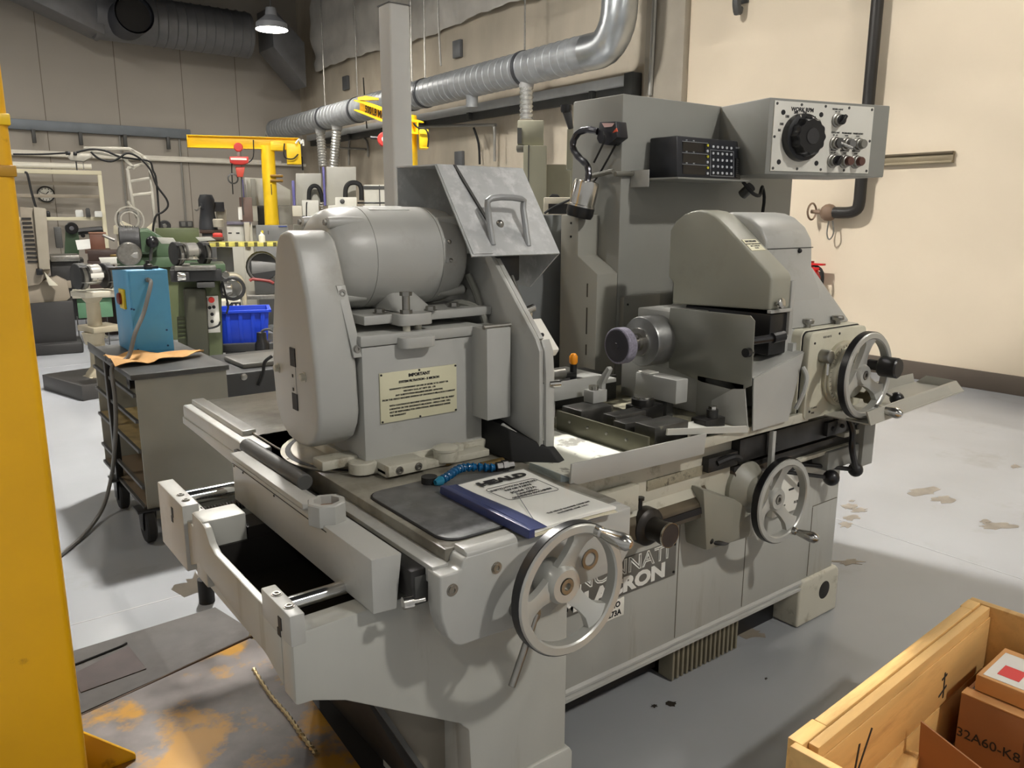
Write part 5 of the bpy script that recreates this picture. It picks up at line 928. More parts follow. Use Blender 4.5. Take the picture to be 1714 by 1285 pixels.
# black machine cabinet beyond the cart
t=thing('black_cabinet','low black steel cabinet standing right behind the cart','cabinet',(1.75,4.6,0))
BC=mat('black_cabinet_paint',(58,58,58),.45,var=.06)
a=at(364,628,'y',4.55); b=at(470,640,'y',4.55)
MB().box(a.x,a.x+.95,4.55,5.25,.05,a.z,.012).obj('body',BC,t); MB().box(a.x+.05,a.x+.9,4.60,5.2,0,.05,.003).obj('plinth',VOID,t)
q=at(409,631,'y',4.54); MB().lathe((q.x,4.55,q.z),(0,-1,0),[(.02,0),(.02,.006),(.014,.01),(0,.01)],12).obj('round_lock',BRSH,t)
MB().tube([at(455,596,'y',4.53),at(443,606,'y',4.53),at(440,625,'y',4.53),at(432,645,'y',4.53)],.010,n=6).obj('cable',BLKR,t)
MB().box(a.x+.18,a.x+.6,4.65,5.0,a.z,a.z+.03,.01).obj('lid_pad',mat('lid_grey',(120,118,112),.5),t)
# ================================================================ background: each thing in a frame facing the aisle (local x sideways, y away, z up)
HA=-math.atan2(rgt.y*-1,rgt.x)
class BG:
    def __init__(s,name,label,cat,px,D,group=None,z0=0):
        d=ray(px,642.5); d=Vector((d.x,d.y,0)); s.P=Vector((CAM.x,CAM.y,0))+d*(D/d.dot(fwd)); s.P.z=z0; s.f=d.normalized(); s.r=Vector((s.f.y,-s.f.x,0))
        s.t=thing(name,label,cat,s.P,rotz=math.atan2(s.r.y,s.r.x),group=group); s.D=D
    def L(s,px,py,ly=0):
        P=s.P+s.f*ly; d=ray(px,py); k=(P-CAM).dot(s.f)/d.dot(s.f); Q=CAM+d*k-s.P; return Vector((Q.dot(s.r),ly,Q.z))
    def box(s,px0,px1,py0,py1,ly,dep,name,mt,par=None,bev=.008,z0=None):
        a=s.L(px0,py0,ly); b=s.L(px1,py1,ly); zb=b.z if z0 is None else z0
        return MB().box(a.x,b.x,ly,ly+dep,zb,a.z,bev).obj(name,mt,par or s.t,local=True)
    def tube(s,pts,r,name,mt,par=None,smooth=4,n=7,ly=0):
        return MB().tube([s.L(p[0],p[1],p[2] if len(p)>2 else ly) for p in pts],r,n=n,smooth=smooth).obj(name,mt,par or s.t,local=True)
    def poly(s,pts,ly,dep,name,mt,par=None,bev=.006):
        P=[s.L(a,b,ly) for a,b in pts]; return MB().prism('y',[(p.x,p.z) for p in P],ly,ly+dep,bev).obj(name,mt,par or s.t,local=True)
    def disc(s,px,py,r,ly,dep,name,mt,par=None,n=20):
        c=s.L(px,py,ly); return MB().cyl((c.x,ly,c.z),(c.x,ly+dep,c.z),r,n=n,bev=min(r*.15,dep*.3)).obj(name,mt,par or s.t,local=True)
    def lathe_z(s,px,ly,prof,name,mt,par=None,n=20):
        # prof: list of (radius, pixel row)
        P=[(r,s.L(px,py,ly)) for r,py in prof]; c=P[0][1]
        return MB().lathe((c.x,ly,0),(0,0,1),[(r,max(0,q.z)) for r,q in P],n).obj(name,mt,par or s.t,local=True)
    def cylx(s,px0,px1,py,r0,r1,ly,name,mt,par=None,n=18):
        a=s.L(px0,py,ly); b=s.L(px1,py,ly); return MB().lathe((a.x,ly,a.z),(1,0,0),[(r0*.9,0),(r0,.01),(r1,b.x-a.x-.01),(r1*.9,b.x-a.x)],n).obj(name,mt,par or s.t,local=True)
GM=mat('shop_green',(74,96,70),.45,var=.06); GM2=mat('olive_green',(86,94,62),.5,var=.06); PEDC=mat('pedestal_beige',(176,166,142),.5,var=.06); IVR=mat('machine_ivory',(196,190,172),.5,var=.03); DKM=mat('dark_machine',(46,46,46),.5,var=.1); ALU=mat('cast_alu',(168,166,160),.35,metal=.7,var=.08)
# ---- pedestal grinder on the left
g=BG('pedestal_grinder','bench grinder on a beige round pedestal bolted to a dark floor plate','grinder',168,6.75)
g.box(100,240,645,668,-.32,.75,'floor_plate',mat('dark_base_plate',(66,64,62),.5,var=.1),z0=0)
g.lathe_z(170,0,[(.13,642),(.13,634),(.11,622),(.068,612),(.058,560),(.054,505),(.075,500),(.085,494)],'pedestal',PEDC)
c=g.L(170,645); 
for a in (150,210,20,-30): 
    a=R(a); MB().hull8([(c.x,.0-.04,c.z),(c.x,.04,c.z),(c.x+.28*math.cos(a)-.03*math.sin(a),.28*math.sin(a)+.03*math.cos(a),c.z),(c.x+.28*math.cos(a)+.03*math.sin(a),.28*math.sin(a)-.03*math.cos(a),c.z)],[(c.x,-.03,c.z+.14),(c.x,.03,c.z+.14),(c.x+.27*math.cos(a),.27*math.sin(a)+.02,c.z+.04),(c.x+.27*math.cos(a),.27*math.sin(a)-.02,c.z+.04)],.008).obj('foot_web',PEDC,g.t,local=True)
g.box(140,196,549,556,-.16,.30,'parts_tray',PEDC); g.lathe_z(153,-.05,[(.07,575),(.08,568),(.09,556)],'water_pot',PEDC)
g.box(127,188,490,497,-.14,.28,'top_plate',IVR)
def grinder_head(g,px,py,w,mt=ALU,par=None):
    g.poly([(px-w*.45,py+w*.42),(px+w*.45,py+w*.42),(px+w*.33,py+w*.32),(px+w*.28,py+w*.05),(px-w*.28,py+w*.05),(px-w*.33,py+w*.32)],-.07,.14,'motor_stand',mt)
    m_=g.cylx(px-w*.42,px+w*.42,py-w*.1,.085,.085,0,'motor_case',mt); 
    g.cylx(px-w*.85,px-w*.42,py-w*.05,.03,.05,0,'end_bell',mt); g.cylx(px+w*.42,px+w*.85,py-w*.05,.05,.03,0,'end_bell',mt)
    for s in (-1,1):
        c=g.L(px+s*w*.95,py); k=MB().lathe((c.x-.04,0,c.z),(1,0,0),[(0,-.004),(.05,0),(.105,.004),(.11,.01),(.11,.07),(.105,.076),(.05,.08),(0,.084)],22).obj('wheel_guard',DKM,g.t,local=True)
        MB().lathe((c.x-.012,-.03,c.z-.01),(1,0,0),[(.02,0),(.10,0),(.10,.024),(.02,.024)],22).obj('grinding_wheel',mat('stone_grey',(120,118,112),.9),k,local=True); MB().box(c.x-.04,c.x+.04,-.20,-.11,c.z-.05,c.z-.042,.002).obj('tool_rest',BRSH,k,local=True)
        MB().box(c.x-.045,c.x+.045,-.17,-.09,c.z+.10,c.z+.105,.001).obj('spark_arrestor',BRSH,k,local=True)
    pl_=g.box(px-w*.07,px+w*.10,py+w*.06,py+w*.36,-.074,.004,'switch_plate',IVR,bev=.002); g.box(px-.5,px+w*.06,py+w*.12,py+w*.22,-.078,.004,'switch',BLK,par=pl_,bev=.001)
grinder_head(g,157,462,26); g.t.rotation_euler.z+=R(24); g.box(143,168,458,465,-.092,.004,'maker_plate',WHITE,bev=.001)
# ---- grey machine with louvres behind the column
g=BG('louvred_machine','beige machine with a louvred side cover on a black pedestal base','machine',95,8.6)
g.poly([(33,346),(75,350),(84,455),(66,476),(40,480)],0,.4,'louvred_cover',IVR if False else mat('taupe_cover',(138,128,112),.5,var=.04))
for i in range(11): g.poly([(36+i*1.0,364+i*7.2),(52+i*1.1,364+i*7.2),(52.5+i*1.1,367.6+i*7.2),(36.3+i,367.6+i*7.2)],-.012,.02,'louvre',VOID,bev=0)
g.poly([(56,346),(77,349),(84,450),(66,452)],-.05,.05,'cover_door',mat('taupe_light',(152,144,128),.5),bev=.004)
g.poly([(46,478),(95,462),(112,470),(118,498),(100,512),(50,512)],.05,.4,'machine_body',mat('taupe_cover',(138,128,112),.5)); g.poly([(50,508),(122,503),(130,580),(60,590)],.0,.35,'pedestal',mat('black_base',(44,43,42),.5,var=.06))
g.box(52,142,578,600,-.12,.5,'pedestal_plinth',mat('black_base',(44,43,42),.5),bev=.02,z0=0)
g.tube([(62,352),(58,340),(52,318),(46,292),(41,288)],.012,'cable',BLKR); g.box(90,106,380,415,.3,.2,'side_motor',BRKT); g.box(60,72,450,460,-.08,.1,'handle_bracket',BLK); g.poly([(74,455),(82,478),(97,478),(88,470)],-.1,.1,'coolant_chute',IVR)
g.box(83,135,436,470,.2,.4,'table',DKM,bev=.02); g.box(84,134,428,437,.15,.5,'table_top',BRSH); g.box(96,120,470,482,.2,.2,'saddle',mat('taupe_cover',(138,128,112),.5))
# ---- dark green lathe behind, with motor and black dial
g=BG('bench_lathe','green lathe with finned dark motor and ball handle behind the blue box','lathe',270,9.4)
g.poly([(200,410),(215,386),(245,382),(268,395),(290,408),(330,410),(335,432),(205,434)],.0,.5,'headstock',GM); g.box(195,335,432,446,-.1,.6,'bed',GM); g.box(260,335,382,412,.3,.3,'gear_cover',GM2); g.box(205,330,446,600,.1,.4,'cabinet_base',GM2,z0=0)
m_=g.cylx(200,236,405,.17,.17,-.1,'motor',DKM)
for i in range(9): g.cylx(203+i*3,204.2+i*3,405,.185,.185,-.1,'motor_fin',DKM,par=m_,n=20)
g.disc(243,405,.14,-.18,.1,'pulley_cover',GM); g.tube([(252,436,-.2),(253,420,-.22),(255,407,-.25)],.018,'lever',BRKT); c=g.L(255,405,-.25); MB().sphere((c.x,c.y,c.z),.07,16).obj('lever_ball',BLK,g.t,local=True); g.poly([(262,397),(290,398),(297,408),(270,408)],-.22,.02,'white_flap',mat('lathe_flap',(170,170,160),.5)); g.poly([(327,397),(352,396),(362,402),(334,404)],-.1,.03,'white_flap',mat('lathe_flap',(170,170,160),.5))
g.cylx(205,232,427,.06,.08,-.35,'chuck',ALU); g.disc(216,425,.13,-.42,.05,'chuck_jaw_plate',BRSH)
# ---- row of far benches, each bench its own thing, with what stands on it
def bench(name,label,px0,px1,pyt,D,dep,topm,bodym,ly=-.1):
    q=BG(name,label,'bench',(px0+px1)/2,D); a=q.L(px0,pyt,ly); b=q.L(px1,pyt,ly)
    MB().box(a.x,b.x,ly,ly+dep,a.z-.05,a.z,.006).obj('top',topm,q.t,local=True); MB().box(a.x+.03,b.x-.03,ly+.04,ly+dep-.04,0,a.z-.05,.006).obj('body',bodym,q.t,local=True)
    MB().box(a.x+.05,(a.x+b.x)/2-.01,ly+.03,ly+.04,.15,a.z-.12,.003).obj('door',bodym,q.t,local=True); MB().box((a.x+b.x)/2+.01,b.x-.05,ly+.03,ly+.04,.15,a.z-.12,.003).obj('door',bodym,q.t,local=True)
    return a.z
BB=mat('bench_brown',(80,60,48),.6)
z_a=bench('projector_bench','dark bench carrying the dark green instrument with the dial',104,140,434,11.4,.55,BRKT,DKM)
g=BG('profile_projector','dark green instrument with black round dial above the benches','instrument',120,11.4)
c_=g.L(120,434,0).z
g.poly([(110,380),(128,378),(133,400),(132,433.5),(108,433.5)],0,.35,'stand',GM); g.disc(120,382,.085,-.10,.1,'black_dial',BLK); g.disc(120,382,.03,-.11,.012,'dial_eye',mat('dial_grey',(110,110,116),.3)); g.disc(139,394,.03,.1,.05,'small_knob',BLK); g.tube([(128,388),(150,386),(172,384)],.05,'rear_tube',DKM,ly=.2)
bench('brown_bench','brown topped bench carrying the reddish brown wooden box',142,186,418,10.7,.5,BB,BRKT)
g=BG('brown_box','reddish brown wooden box with a paper sheet in front, on the far bench','box',165,10.7); g.box(149,177,391,418,0,.3,'case',mat('red_brown_box',(112,74,58),.55)); g.box(148,178,389,391.5,-.01,.32,'lid',mat('red_brown_lid',(128,90,70),.5)); g.poly([(126,402),(150,400),(152,416),(130,418)],-.06,.006,'paper_sheet',PAPER,bev=0); g.tube([(172,393),(182,398),(192,402)],.02,'tool_handle',ALU)
g=BG('drawer_bench','dark brown drawer cabinet in the row of far benches','cabinet',172,9.9); g.box(146,200,420,436,0,.4,'top_drawer',mat('drawer_brown',(60,44,38),.5)); g.box(146,200,437,520,0,.4,'body',mat('drawer_brown',(60,44,38),.5),z0=0); g.box(184,196,426,430,-.01,.01,'label_holder',mat('old_brass',(120,100,60),.4,metal=.7)); g.poly([(165,431),(198,430),(204,440),(170,442)],-.12,.02,'paper_tray',WHITE)
g=BG('workbench','green fronted workbench with pale top behind the pedestal grinder','bench',165,9.25); g.box(120,196,490,497,-.2,.5,'top',IVR); g.box(128,190,500,530,-.15,.4,'drawer_front',mat('bench_green',(94,134,104),.5)); g.box(130,134,530,585,-.15,.05,'leg',BRKT,z0=0); g.box(180,184,530,585,-.15,.05,'leg',BRKT,z0=0); g.box(140,146,500,560,.2,.05,'leg',mat('rust_leg',(96,60,50),.6),z0=0); g.tube([(146,545,.1),(180,565,.1)],.02,'stretcher',IVR,smooth=0)
# ---- green tool grinder with white switch panel and a bench grinder on top
g=BG('tool_grinder','olive green tool grinder pedestal with a white switch panel','tool grinder',335,7.6)
g.poly([(298,470),(370,468),(374,612),(300,612)],.0,.6,'pedestal',GM2,bev=.02); g.poly([(306,482),(345,482),(352,612),(316,612)],-.10,.12,'front_column',mat('dark_olive',(62,62,48),.5,var=.08),bev=.03)
g.box(284,372,452,470,-.15,.7,'table',DKM,bev=.01); g.box(318,378,443,456,-.05,.5,'slide',GM); g.box(292,362,446,452,-.2,.5,'table_top',BRSH)
pn_=g.poly([(340,496),(365,495),(369,556),(345,557)],-.03,.03,'switch_panel',WHITE,bev=.002)
g.disc(354,502,.028,-.06,.04,'stop_button',mat('stop_red',(206,48,36),.4),par=pn_); 
for px,py in ((351,515),(358,514),(355,526),(355,538)): g.disc(px,py,.016,-.055,.03,'switch_knob',BLK,par=pn_)
g.tube([(345,498),(346,520),(347,546),(352,549),(365,545),(369,538)],.010,'panel_cable',BLKR,par=pn_,ly=-.05)
g.poly([(296,530),(315,530),(317,580),(298,580)],-.015,.02,'vent_door',mat('olive_mid',(74,78,54),.5),bev=.004)
for i in range(5): g.box(298,311,536+i*7,538.5+i*7,-.03,.02,'vent_slat',GM2,bev=.002)
g.box(298,318,456,470,-.22,.1,'cross_screw_block',DKM); g.cylx(297,311,463,.04,.04,-.26,'screw_collar',STEEL); g.box(329,360,473,481,-.18,.2,'coolant_pan',BRKT); g.disc(390,483,.12,-.05,.04,'hand_wheel',DKM); g.disc(390,483,.085,-.06,.02,'wheel_web',STEEL); g.cylx(372,388,483,.07,.06,-.03,'wheel_shaft',STEEL); g.disc(378,460,.035,-.2,.05,'ball_knob',STEEL); g.tube([(372,470),(378,495),(382,512),(379,525)],.01,'cable',BLKR,ly=-.1)
g2=BG('bench_grinder','grey bench grinder with cast aluminium motor on the tool grinder table','grinder',322,7.62,z0=0)
zz=g.L(320,446,-.0).z
grinder_head(g2,320,424,26); g2.t.rotation_euler.z+=R(24)
# ---- blue crate on a black stand
g=BG('blue_crate','bright blue plastic crate with a flared rim on a low black stand','crate',410,8.1)
BL=mat('crate_blue',(20,60,190),.4,var=.04)
zc=g.L(410,577).z
A=[g.L(a,b,0) for a,b in ((374,577),(448,573),(452,522),(369,520))]
x0_,x1_=A[0].x,A[1].x; zt_c=A[3].z; g.t.location.z=0
def cr(x0,x1,y0,y1,z0,z1,nm): return MB().box(x0,x1,y0,y1,z0,z1,.004).obj(nm,BL,g.t,local=True)
MB().hull8([(x0_,0,zc),(x1_,0,zc),(x1_,.012,zc),(x0_,.012,zc)],[(x0_-.03,-.03,zt_c),(x1_+.03,-.03,zt_c),(x1_+.03,-.018,zt_c),(x0_-.03,-.018,zt_c)],.002).obj('front_wall',BL,g.t,local=True)
MB().hull8([(x0_,.012,zc),(x0_+.012,.012,zc),(x0_+.012,.40,zc),(x0_,.40,zc)],[(x0_-.03,-.018,zt_c),(x0_-.018,-.018,zt_c),(x0_-.018,.43,zt_c),(x0_-.03,.43,zt_c)],.002).obj('side_wall',BL,g.t,local=True)
MB().hull8([(x1_-.012,.012,zc),(x1_,.012,zc),(x1_,.40,zc),(x1_-.012,.40,zc)],[(x1_+.018,-.018,zt_c),(x1_+.03,-.018,zt_c),(x1_+.03,.43,zt_c),(x1_+.018,.43,zt_c)],.002).obj('side_wall',BL,g.t,local=True)
MB().hull8([(x0_,.39,zc),(x1_,.39,zc),(x1_,.40,zc),(x0_,.40,zc)],[(x0_-.03,.42,zt_c),(x1_+.03,.42,zt_c),(x1_+.03,.43,zt_c),(x0_-.03,.43,zt_c)],.002).obj('back_wall',BL,g.t,local=True)
cr(x0_,x1_,0,.4,zc,zc+.012,'bottom')
for k in (0,1): pass
h=MB(); h.box(x0_-.055,x1_+.055,-.055,-.028,zt_c-.025,zt_c,.004); h.box(x0_-.055,x1_+.055,.428,.45,zt_c-.025,zt_c,.004); h.box(x0_-.055,x0_-.028,-.055,.45,zt_c-.025,zt_c,.004); h.box(x1_+.028,x1_+.055,-.055,.45,zt_c-.025,zt_c,.004); h.obj('rim',BL,g.t,local=True)
for u in (.14,.42,.70,.92): x=x0_+(x1_-x0_)*u; MB().hull8([(x-.02,-.008,zc),(x+.02,-.008,zc),(x+.02,.0,zc),(x-.02,.0,zc)],[(x-.02,-.042,zt_c-.03),(x+.02,-.042,zt_c-.03),(x+.02,-.03,zt_c-.03),(x-.02,-.03,zt_c-.03)],.002).obj('wall_rib',BL,g.t,local=True)
gb_=BG('crate_stand','low black stand with stout legs under the blue crate','stand',412,8.15)
gb_.box(370,470,577,585,-.12,.7,'top',DKM,z0=zc-.06); gb_.t.location.z=0
for px,ly in ((389,-.08),(458,-.08),(405,.5),(460,.5)): 
    c=gb_.L(px,585,ly); MB().hull8([(c.x-.03,ly-.03,0),(c.x+.03,ly-.03,0),(c.x+.03,ly+.03,0),(c.x-.03,ly+.03,0)],[(c.x-.07,ly-.05,zc-.06),(c.x+.07,ly-.05,zc-.06),(c.x+.07,ly+.05,zc-.06),(c.x-.07,ly+.05,zc-.06)],.006).obj('leg',DKM,gb_.t,local=True)
g=BG('small_pump','small black pump with a looped hose on the stand beside the blue crate','pump',448,7.7); g.lathe_z(440,0,[(.07,596),(.07,575),(.05,570),(.045,556),(0,555)],'pump_body',BLK); g.t.location.z=0; g.box(430,470,575,598,-.02,.25,'pump_base',DKM,bev=.02,z0=None); g.box(434,466,597,612,.0,.2,'pump_foot',DKM,z0=0); g.tube([(436,560),(440,553),(450,551),(460,556)],.012,'hose_loop',BRKT)
# ---- taped bench with guards
g=BG('taped_bench','grey bench with black and yellow edging and tube legs near the far yellow crane','bench',412,10.0)
g.box(346,480,407,412,-.2,.6,'top',mat('bench_edge_yellow',(206,196,96),.5,var=.3,scale=9))
for i in range(16):
    if i%2==0: g.box(345+i*8,351+i*8,405.5,412.5,-.21,.012,'edge_tape',mat('tape_black_yellow',(86,80,40),.5),bev=0)
for px,ly in ((411,-.12),(392,.3),(470,-.12)): g.box(px-3.5,px+3.5,412,520,ly,.05,'leg',mat('tube_leg',(160,156,144),.4,metal=.4),bev=.01,z0=0)
g.box(390,470,495,500,-.1,.6,'lower_shelf',BRSH); g.box(362,392,415,455,.2,.2,'side_cabinet',mat('mid_grey',(120,120,118),.5)); g.tube([(381,461,-.15),(398,462,-.15),(406,475,-.15),(410,510,-.15),(412,535,-.15)],.03,'guard_rail',PEDC)
g=BG('wheel_grinder','grey double ended grinder sitting on the lower shelf of the taped bench','grinder',438,10.05); z_s=g.L(440,494).z
m_=g.cylx(420,462,446,.14,.12,.1,'motor',mat('mid_grey',(120,120,118),.5)); g.disc(439,447,.20,.0,.06,'wheel_guard',BRSH); g.disc(441,447,.17,-.01,.03,'grinding_wheel',DKM); g.box(425,460,462,492,.0,.25,'stand',BRKT); g.tube([(418,470),(425,467),(450,470),(458,474)],.02,'red_hose',mat('red_hose',(150,60,56),.5)); g.t.location.z=0
g=BG('floor_sign_block','white block with black lettering on the floor beyond the blue crate','block',390,8.9); g.box(366,404,504,524,0,.3,'block',IVR,z0=0)
c=g.L(391,512,0); text('MTI',.10,INK,(c.x,-.004,c.z),(1,0,0),(0,0,1),g.t,local=True,bold=.004)
# ---- spray bottle, bins on benches
g=BG('spray_bottle','small white squeeze bottle with a yellow cap on the taped bench','bottle',439,10.0,z0=0); g.lathe_z(439,0,[(.035,407),(.038,404),(.038,394),(.015,391),(.012,388)],'bottle',WHITE); g.lathe_z(439,0,[(.014,390),(.014,386),(.0,385.5)],'cap',mat('cap_yellow',(226,206,60),.4))
# ---- far yellow jib crane with red hoist
g=BG('jib_crane','far safety yellow jib crane with column, arm and end box','crane',463,11.6)
g.lathe_z(464,0,[(.10,520),(.10,376),(.095,345),(.095,244)],'column',YEL2,n=24); 
for py in (292,300): g.box(452,474,py,py+4,-.13,.26,'clamp_collar',mat('collar_brown',(140,104,30),.5))
a=g.L(314,226);b=g.L(500,233); 
for dz in (0,-.155): MB().box(a.x,b.x,-.06,.06,a.z-.01+dz,a.z+dz,.002).obj('arm_flange',YEL2,g.t,local=True)
MB().box(a.x,b.x,-.01,.01,a.z-.16,a.z,.001).obj('arm_web',YEL2,g.t,local=True); MB().box(a.x-.01,a.x,-.06,.06,a.z-.165,a.z,.001).obj('arm_end_stop',YEL2,g.t,local=True)
g.box(479,505,240,275,-.15,.2,'end_box',YEL2); g.box(452,476,236,252,-.1,.2,'pivot_head',YEL2); g.box(453,455.5,308,326,-.105,.01,'column_lettering',INK,bev=0)
g.tube([(476,240),(476,262),(490,266),(499,258)],.01,'loose_cable',BLKR,ly=-.2); g.tube([(424,234),(424,262),(416,272)],.008,'festoon_cable',BLKR,ly=-.15); g.tube([(505,262),(507,285)],.01,'hanging_wire',BLKR); g.tube([(495,240),(501,233),(504,240),(507,234),(508,244)],.014,'cable_bundle',WHITE,ly=-.2)
g=BG('chain_hoist','red electric chain hoist hanging from the far yellow crane arm','hoist',400,11.4,z0=0)
RD=mat('hoist_red',(196,56,50),.45)
zh=g.L(400,262).z
g.disc(399,246,.06,-.05,.10,'hook_eye',RD); g.box(396,402,249,262,-.02,.04,'shank',ALU); h_=g.poly([(384,262),(416,262),(416,272),(408,275),(392,275),(385,271)],-.12,.24,'hoist_body',RD); g.poly([(394,279),(410,279),(407,296),(397,296)],-.05,.10,'chain_bucket',mat('bucket_red',(210,80,62),.5)); g.box(386,413,264,268,-.125,.01,'body_label',WHITE,par=h_,bev=0)
g.tube([(388,274),(388,290),(390,325)],.008,'pendant_cable',BLKR); c=g.L(390,299); MB().lathe((c.x,0,c.z),(0,1,0),[(.055,-.02),(.075,-.01),(.075,.01),(.055,.02)],20,close=True,caps=False).obj('cable_coil',BRKT,g.t,local=True)
g.tube([(404,296),(405,330),(408,360)],.008,'load_chain',BRKT)
# ---- yellow beam with load lettering (nearer crane)
JD=8.2
g=BG('load_beam','yellow crane beam with black load lettering passing behind the square post','crane',640,JD)
P0=g.L(602,172,0); 
A_=[g.L(602,170,.5),g.L(602,186,.5),g.L(700,225,-.3),g.L(700,205,-.3)]
h=MB(); e=Vector((0,.02,0)); h.hull8([p-e for p in A_],[p+e for p in A_],.002); h.obj('beam_web',YEL2,g.t,local=True)
d_=(A_[3]-A_[0]).normalized(); nrm_=Vector((d_.y,-d_.x,0)).normalized()
for i,(p,q) in enumerate(((A_[0],A_[3]),(A_[1],A_[2]))):
    h=MB(); n2=nrm_*.07; h.hull8([p-n2,p+n2,q+n2,q-n2],[v+Vector((0,0,.012)) for v in (p-n2,p+n2,q+n2,q-n2)],.001); h.obj('beam_flange',YEL2,g.t,local=True)
mid=(A_[0]+A_[1])/2+(A_[3]-A_[0])*.33+nrm_*.026
vv=(A_[0]-A_[1]).normalized(); text('500 LB MAX',.095,INK,mid,d_,vv,g.t,local=True,bold=.003,sx=.78)
c=g.L(684,255,-.3); MB().cyl((c.x,-.2,0),(c.x,-.2,c.z+.35),.09,n=20).obj('column',YEL2,g.t,local=True); g.box(702,718,216,248,-.42,.2,'end_box',YEL2); g.tube([(692,206),(700,214),(712,216),(717,228),(716,246)],.008,'cable_bundle',BLKR,ly=-.45)
g.poly([(598,163),(612,160),(634,164),(634,167),(600,168)],.45,.05,'top_bracket',mat('mustard',(196,158,40),.5),bev=0)
g=BG('red_hoist_end','small round red hoist end hanging beside the square post','hoist',645,8.0,z0=0); g.disc(644,233,.07,-.05,.1,'hoist_cap',mat('hoist_red',(196,56,50),.45)); g.tube([(620,230),(632,231),(642,232)],.015,'arm',DKM); g.disc(645,233,.035,-.06,.02,'cap_mark',WHITE)
# ---- machining centres along the far wall
PUR=mat('violet_trim',(96,92,150),.5); CNC=mat('cnc_grey',(160,158,148),.5,var=.03); CNL=mat('cnc_light',(204,202,190),.5,var=.03)
g=BG('machining_centre','pale machining centre with violet door edge behind the far yellow crane column','machine',446,12.8)
g.poly([(409,297),(452,299),(486,318),(486,344),(409,344)],.3,.8,'enclosure',CNL); g.box(405,410,300,345,.2,.1,'door_edge',PUR); g.box(411,415,298,346,.18,.12,'door_post',WHITE); g.box(419,430,299,344,.25,.1,'side_window',CNC); g.box(430,462,345,378,.2,.7,'black_column',DKM); g.box(415,432,344,370,.1,.3,'terminal',CNL); g.box(409,486,378,500,.3,.9,'base',CNC,z0=0); g.box(466,490,345,376,.1,.4,'tool_carousel',CNC)
g=BG('white_machine_base','ivory cabinet with two vents standing left of the far crane column','cabinet',402,11.9); g.box(379,424,374,408,0,.7,'body',CNL,z0=0); g.box(379,420,371,376,-.05,.75,'top',mat('violet_grey',(120,116,130),.5)); g.box(382,388,389,391,-.01,.02,'vent',INK,bev=0); g.box(395,401,389,391,-.01,.02,'vent',INK,bev=0); g.box(408,420,372,408,-.15,.15,'door_strip',IVR,z0=None); g.box(400,424,330,371,.1,.05,'notice_board',mat('board_brown',(112,92,84),.6)); g.box(398,406,346,368,.08,.02,'paper',PAPER,bev=0)
def spindle_machine(label,pl_,pr_,top,px,D,par_p,hole):
    g=BG('grinding_centre',label,'machine',px,D)
    g.poly([(pl_,top),(pr_,top),(pr_,344),(pl_,344)],0,.5,'cab',CNC); g.box(pl_-7,pl_,top+(12 if hole else 0),344,-.05,.5,'door_edge',PUR); g.box(pl_,pl_+2.5,top+10,344,-.06,.1,'door_post',WHITE)
    x=pl_+8
    if hole:
        c=g.box(505,535,335,376,-.3,.5,'head_cover',CNL)
        for q in (509,519): 
            k=g.L(q,367,-.3); MB().lathe((k.x,-.30,k.z),(0,-1,0),[(.03,0),(.045,0),(.045,.01),(.03,.01)],16,close=True,caps=False).obj('round_port',BLK,c,local=True)
        g.box(489,506,344,362,-.35,.3,'coolant_box',IVR); g.tube([(514,338),(513,344),(513,372)],.008,'cover_cable',BLKR,ly=-.32,par=c)
        g.tube([(517,334),(518,318),(525,311),(533,314),(538,326),(540,338)],.028,'black_conduit',BLKR,ly=-.1)
        for i in range(8): g.box(536,542,340+i*4,342+i*4,-.2,.2,'cable_chain_link',BRSH,bev=.003)
    else:
        c=g.poly([(561,330),(597,330),(597,365),(549,365),(549,344),(561,343)],-.35,.6,'head_cover',CNL); k=g.L(573,337,-.36); MB().lathe((k.x,-.35,k.z),(0,-1,0),[(.02,0),(.03,.01),(.01,.02)],12).obj('round_port',BRKT,c,local=True)
        g.tube([(578,330),(579,315),(585,307),(596,306),(604,313),(605,335)],.03,'black_conduit',BLKR,ly=-.15)
    g.box(pl_-4,pr_+1,376,520,.0,.6,'base',CNC,z0=0); return g
spindle_machine('grey machine with two round ports and violet trim in the far row',495,538,290,515,11.0,None,True)
g=spindle_machine('grey machine with violet trim under the two flexible duct drops',546,596,279,570,10.4,None,False)
g=BG('wall_counter','pale wall cabinet and dark rail between the far machine and the square post','cabinet',630,11.4); g.box(609,652,309,348,0,.3,'body',CNL); g.box(607,652,311,317,-.01,.02,'dark_band',BRKT,bev=0); g.box(598,656,338,341,-.2,.03,'front_rail',BLK); g.box(607,652,348,500,.1,.5,'base',CNC,z0=0); g.box(634,637,310,348,-.012,.02,'door_gap',BRKT,bev=0)
g=BG('grey_switch_cabinet','mid grey cabinet standing in front of the far yellow crane column','cabinet',462,11.0); g.box(428,484,377,410,0,.35,'upper_door',mat('mid_grey',(120,120,118),.5)); g.box(428,484,411,500,0,.35,'body',mat('mid_grey',(120,120,118),.5),z0=0); g.box(448,450,386,392,-.012,.014,'door_handle',BRKT,bev=0); g.box(466,480,378,379.5,-.012,.012,'blue_label',mat('label_blue',(60,80,150),.5),bev=0)
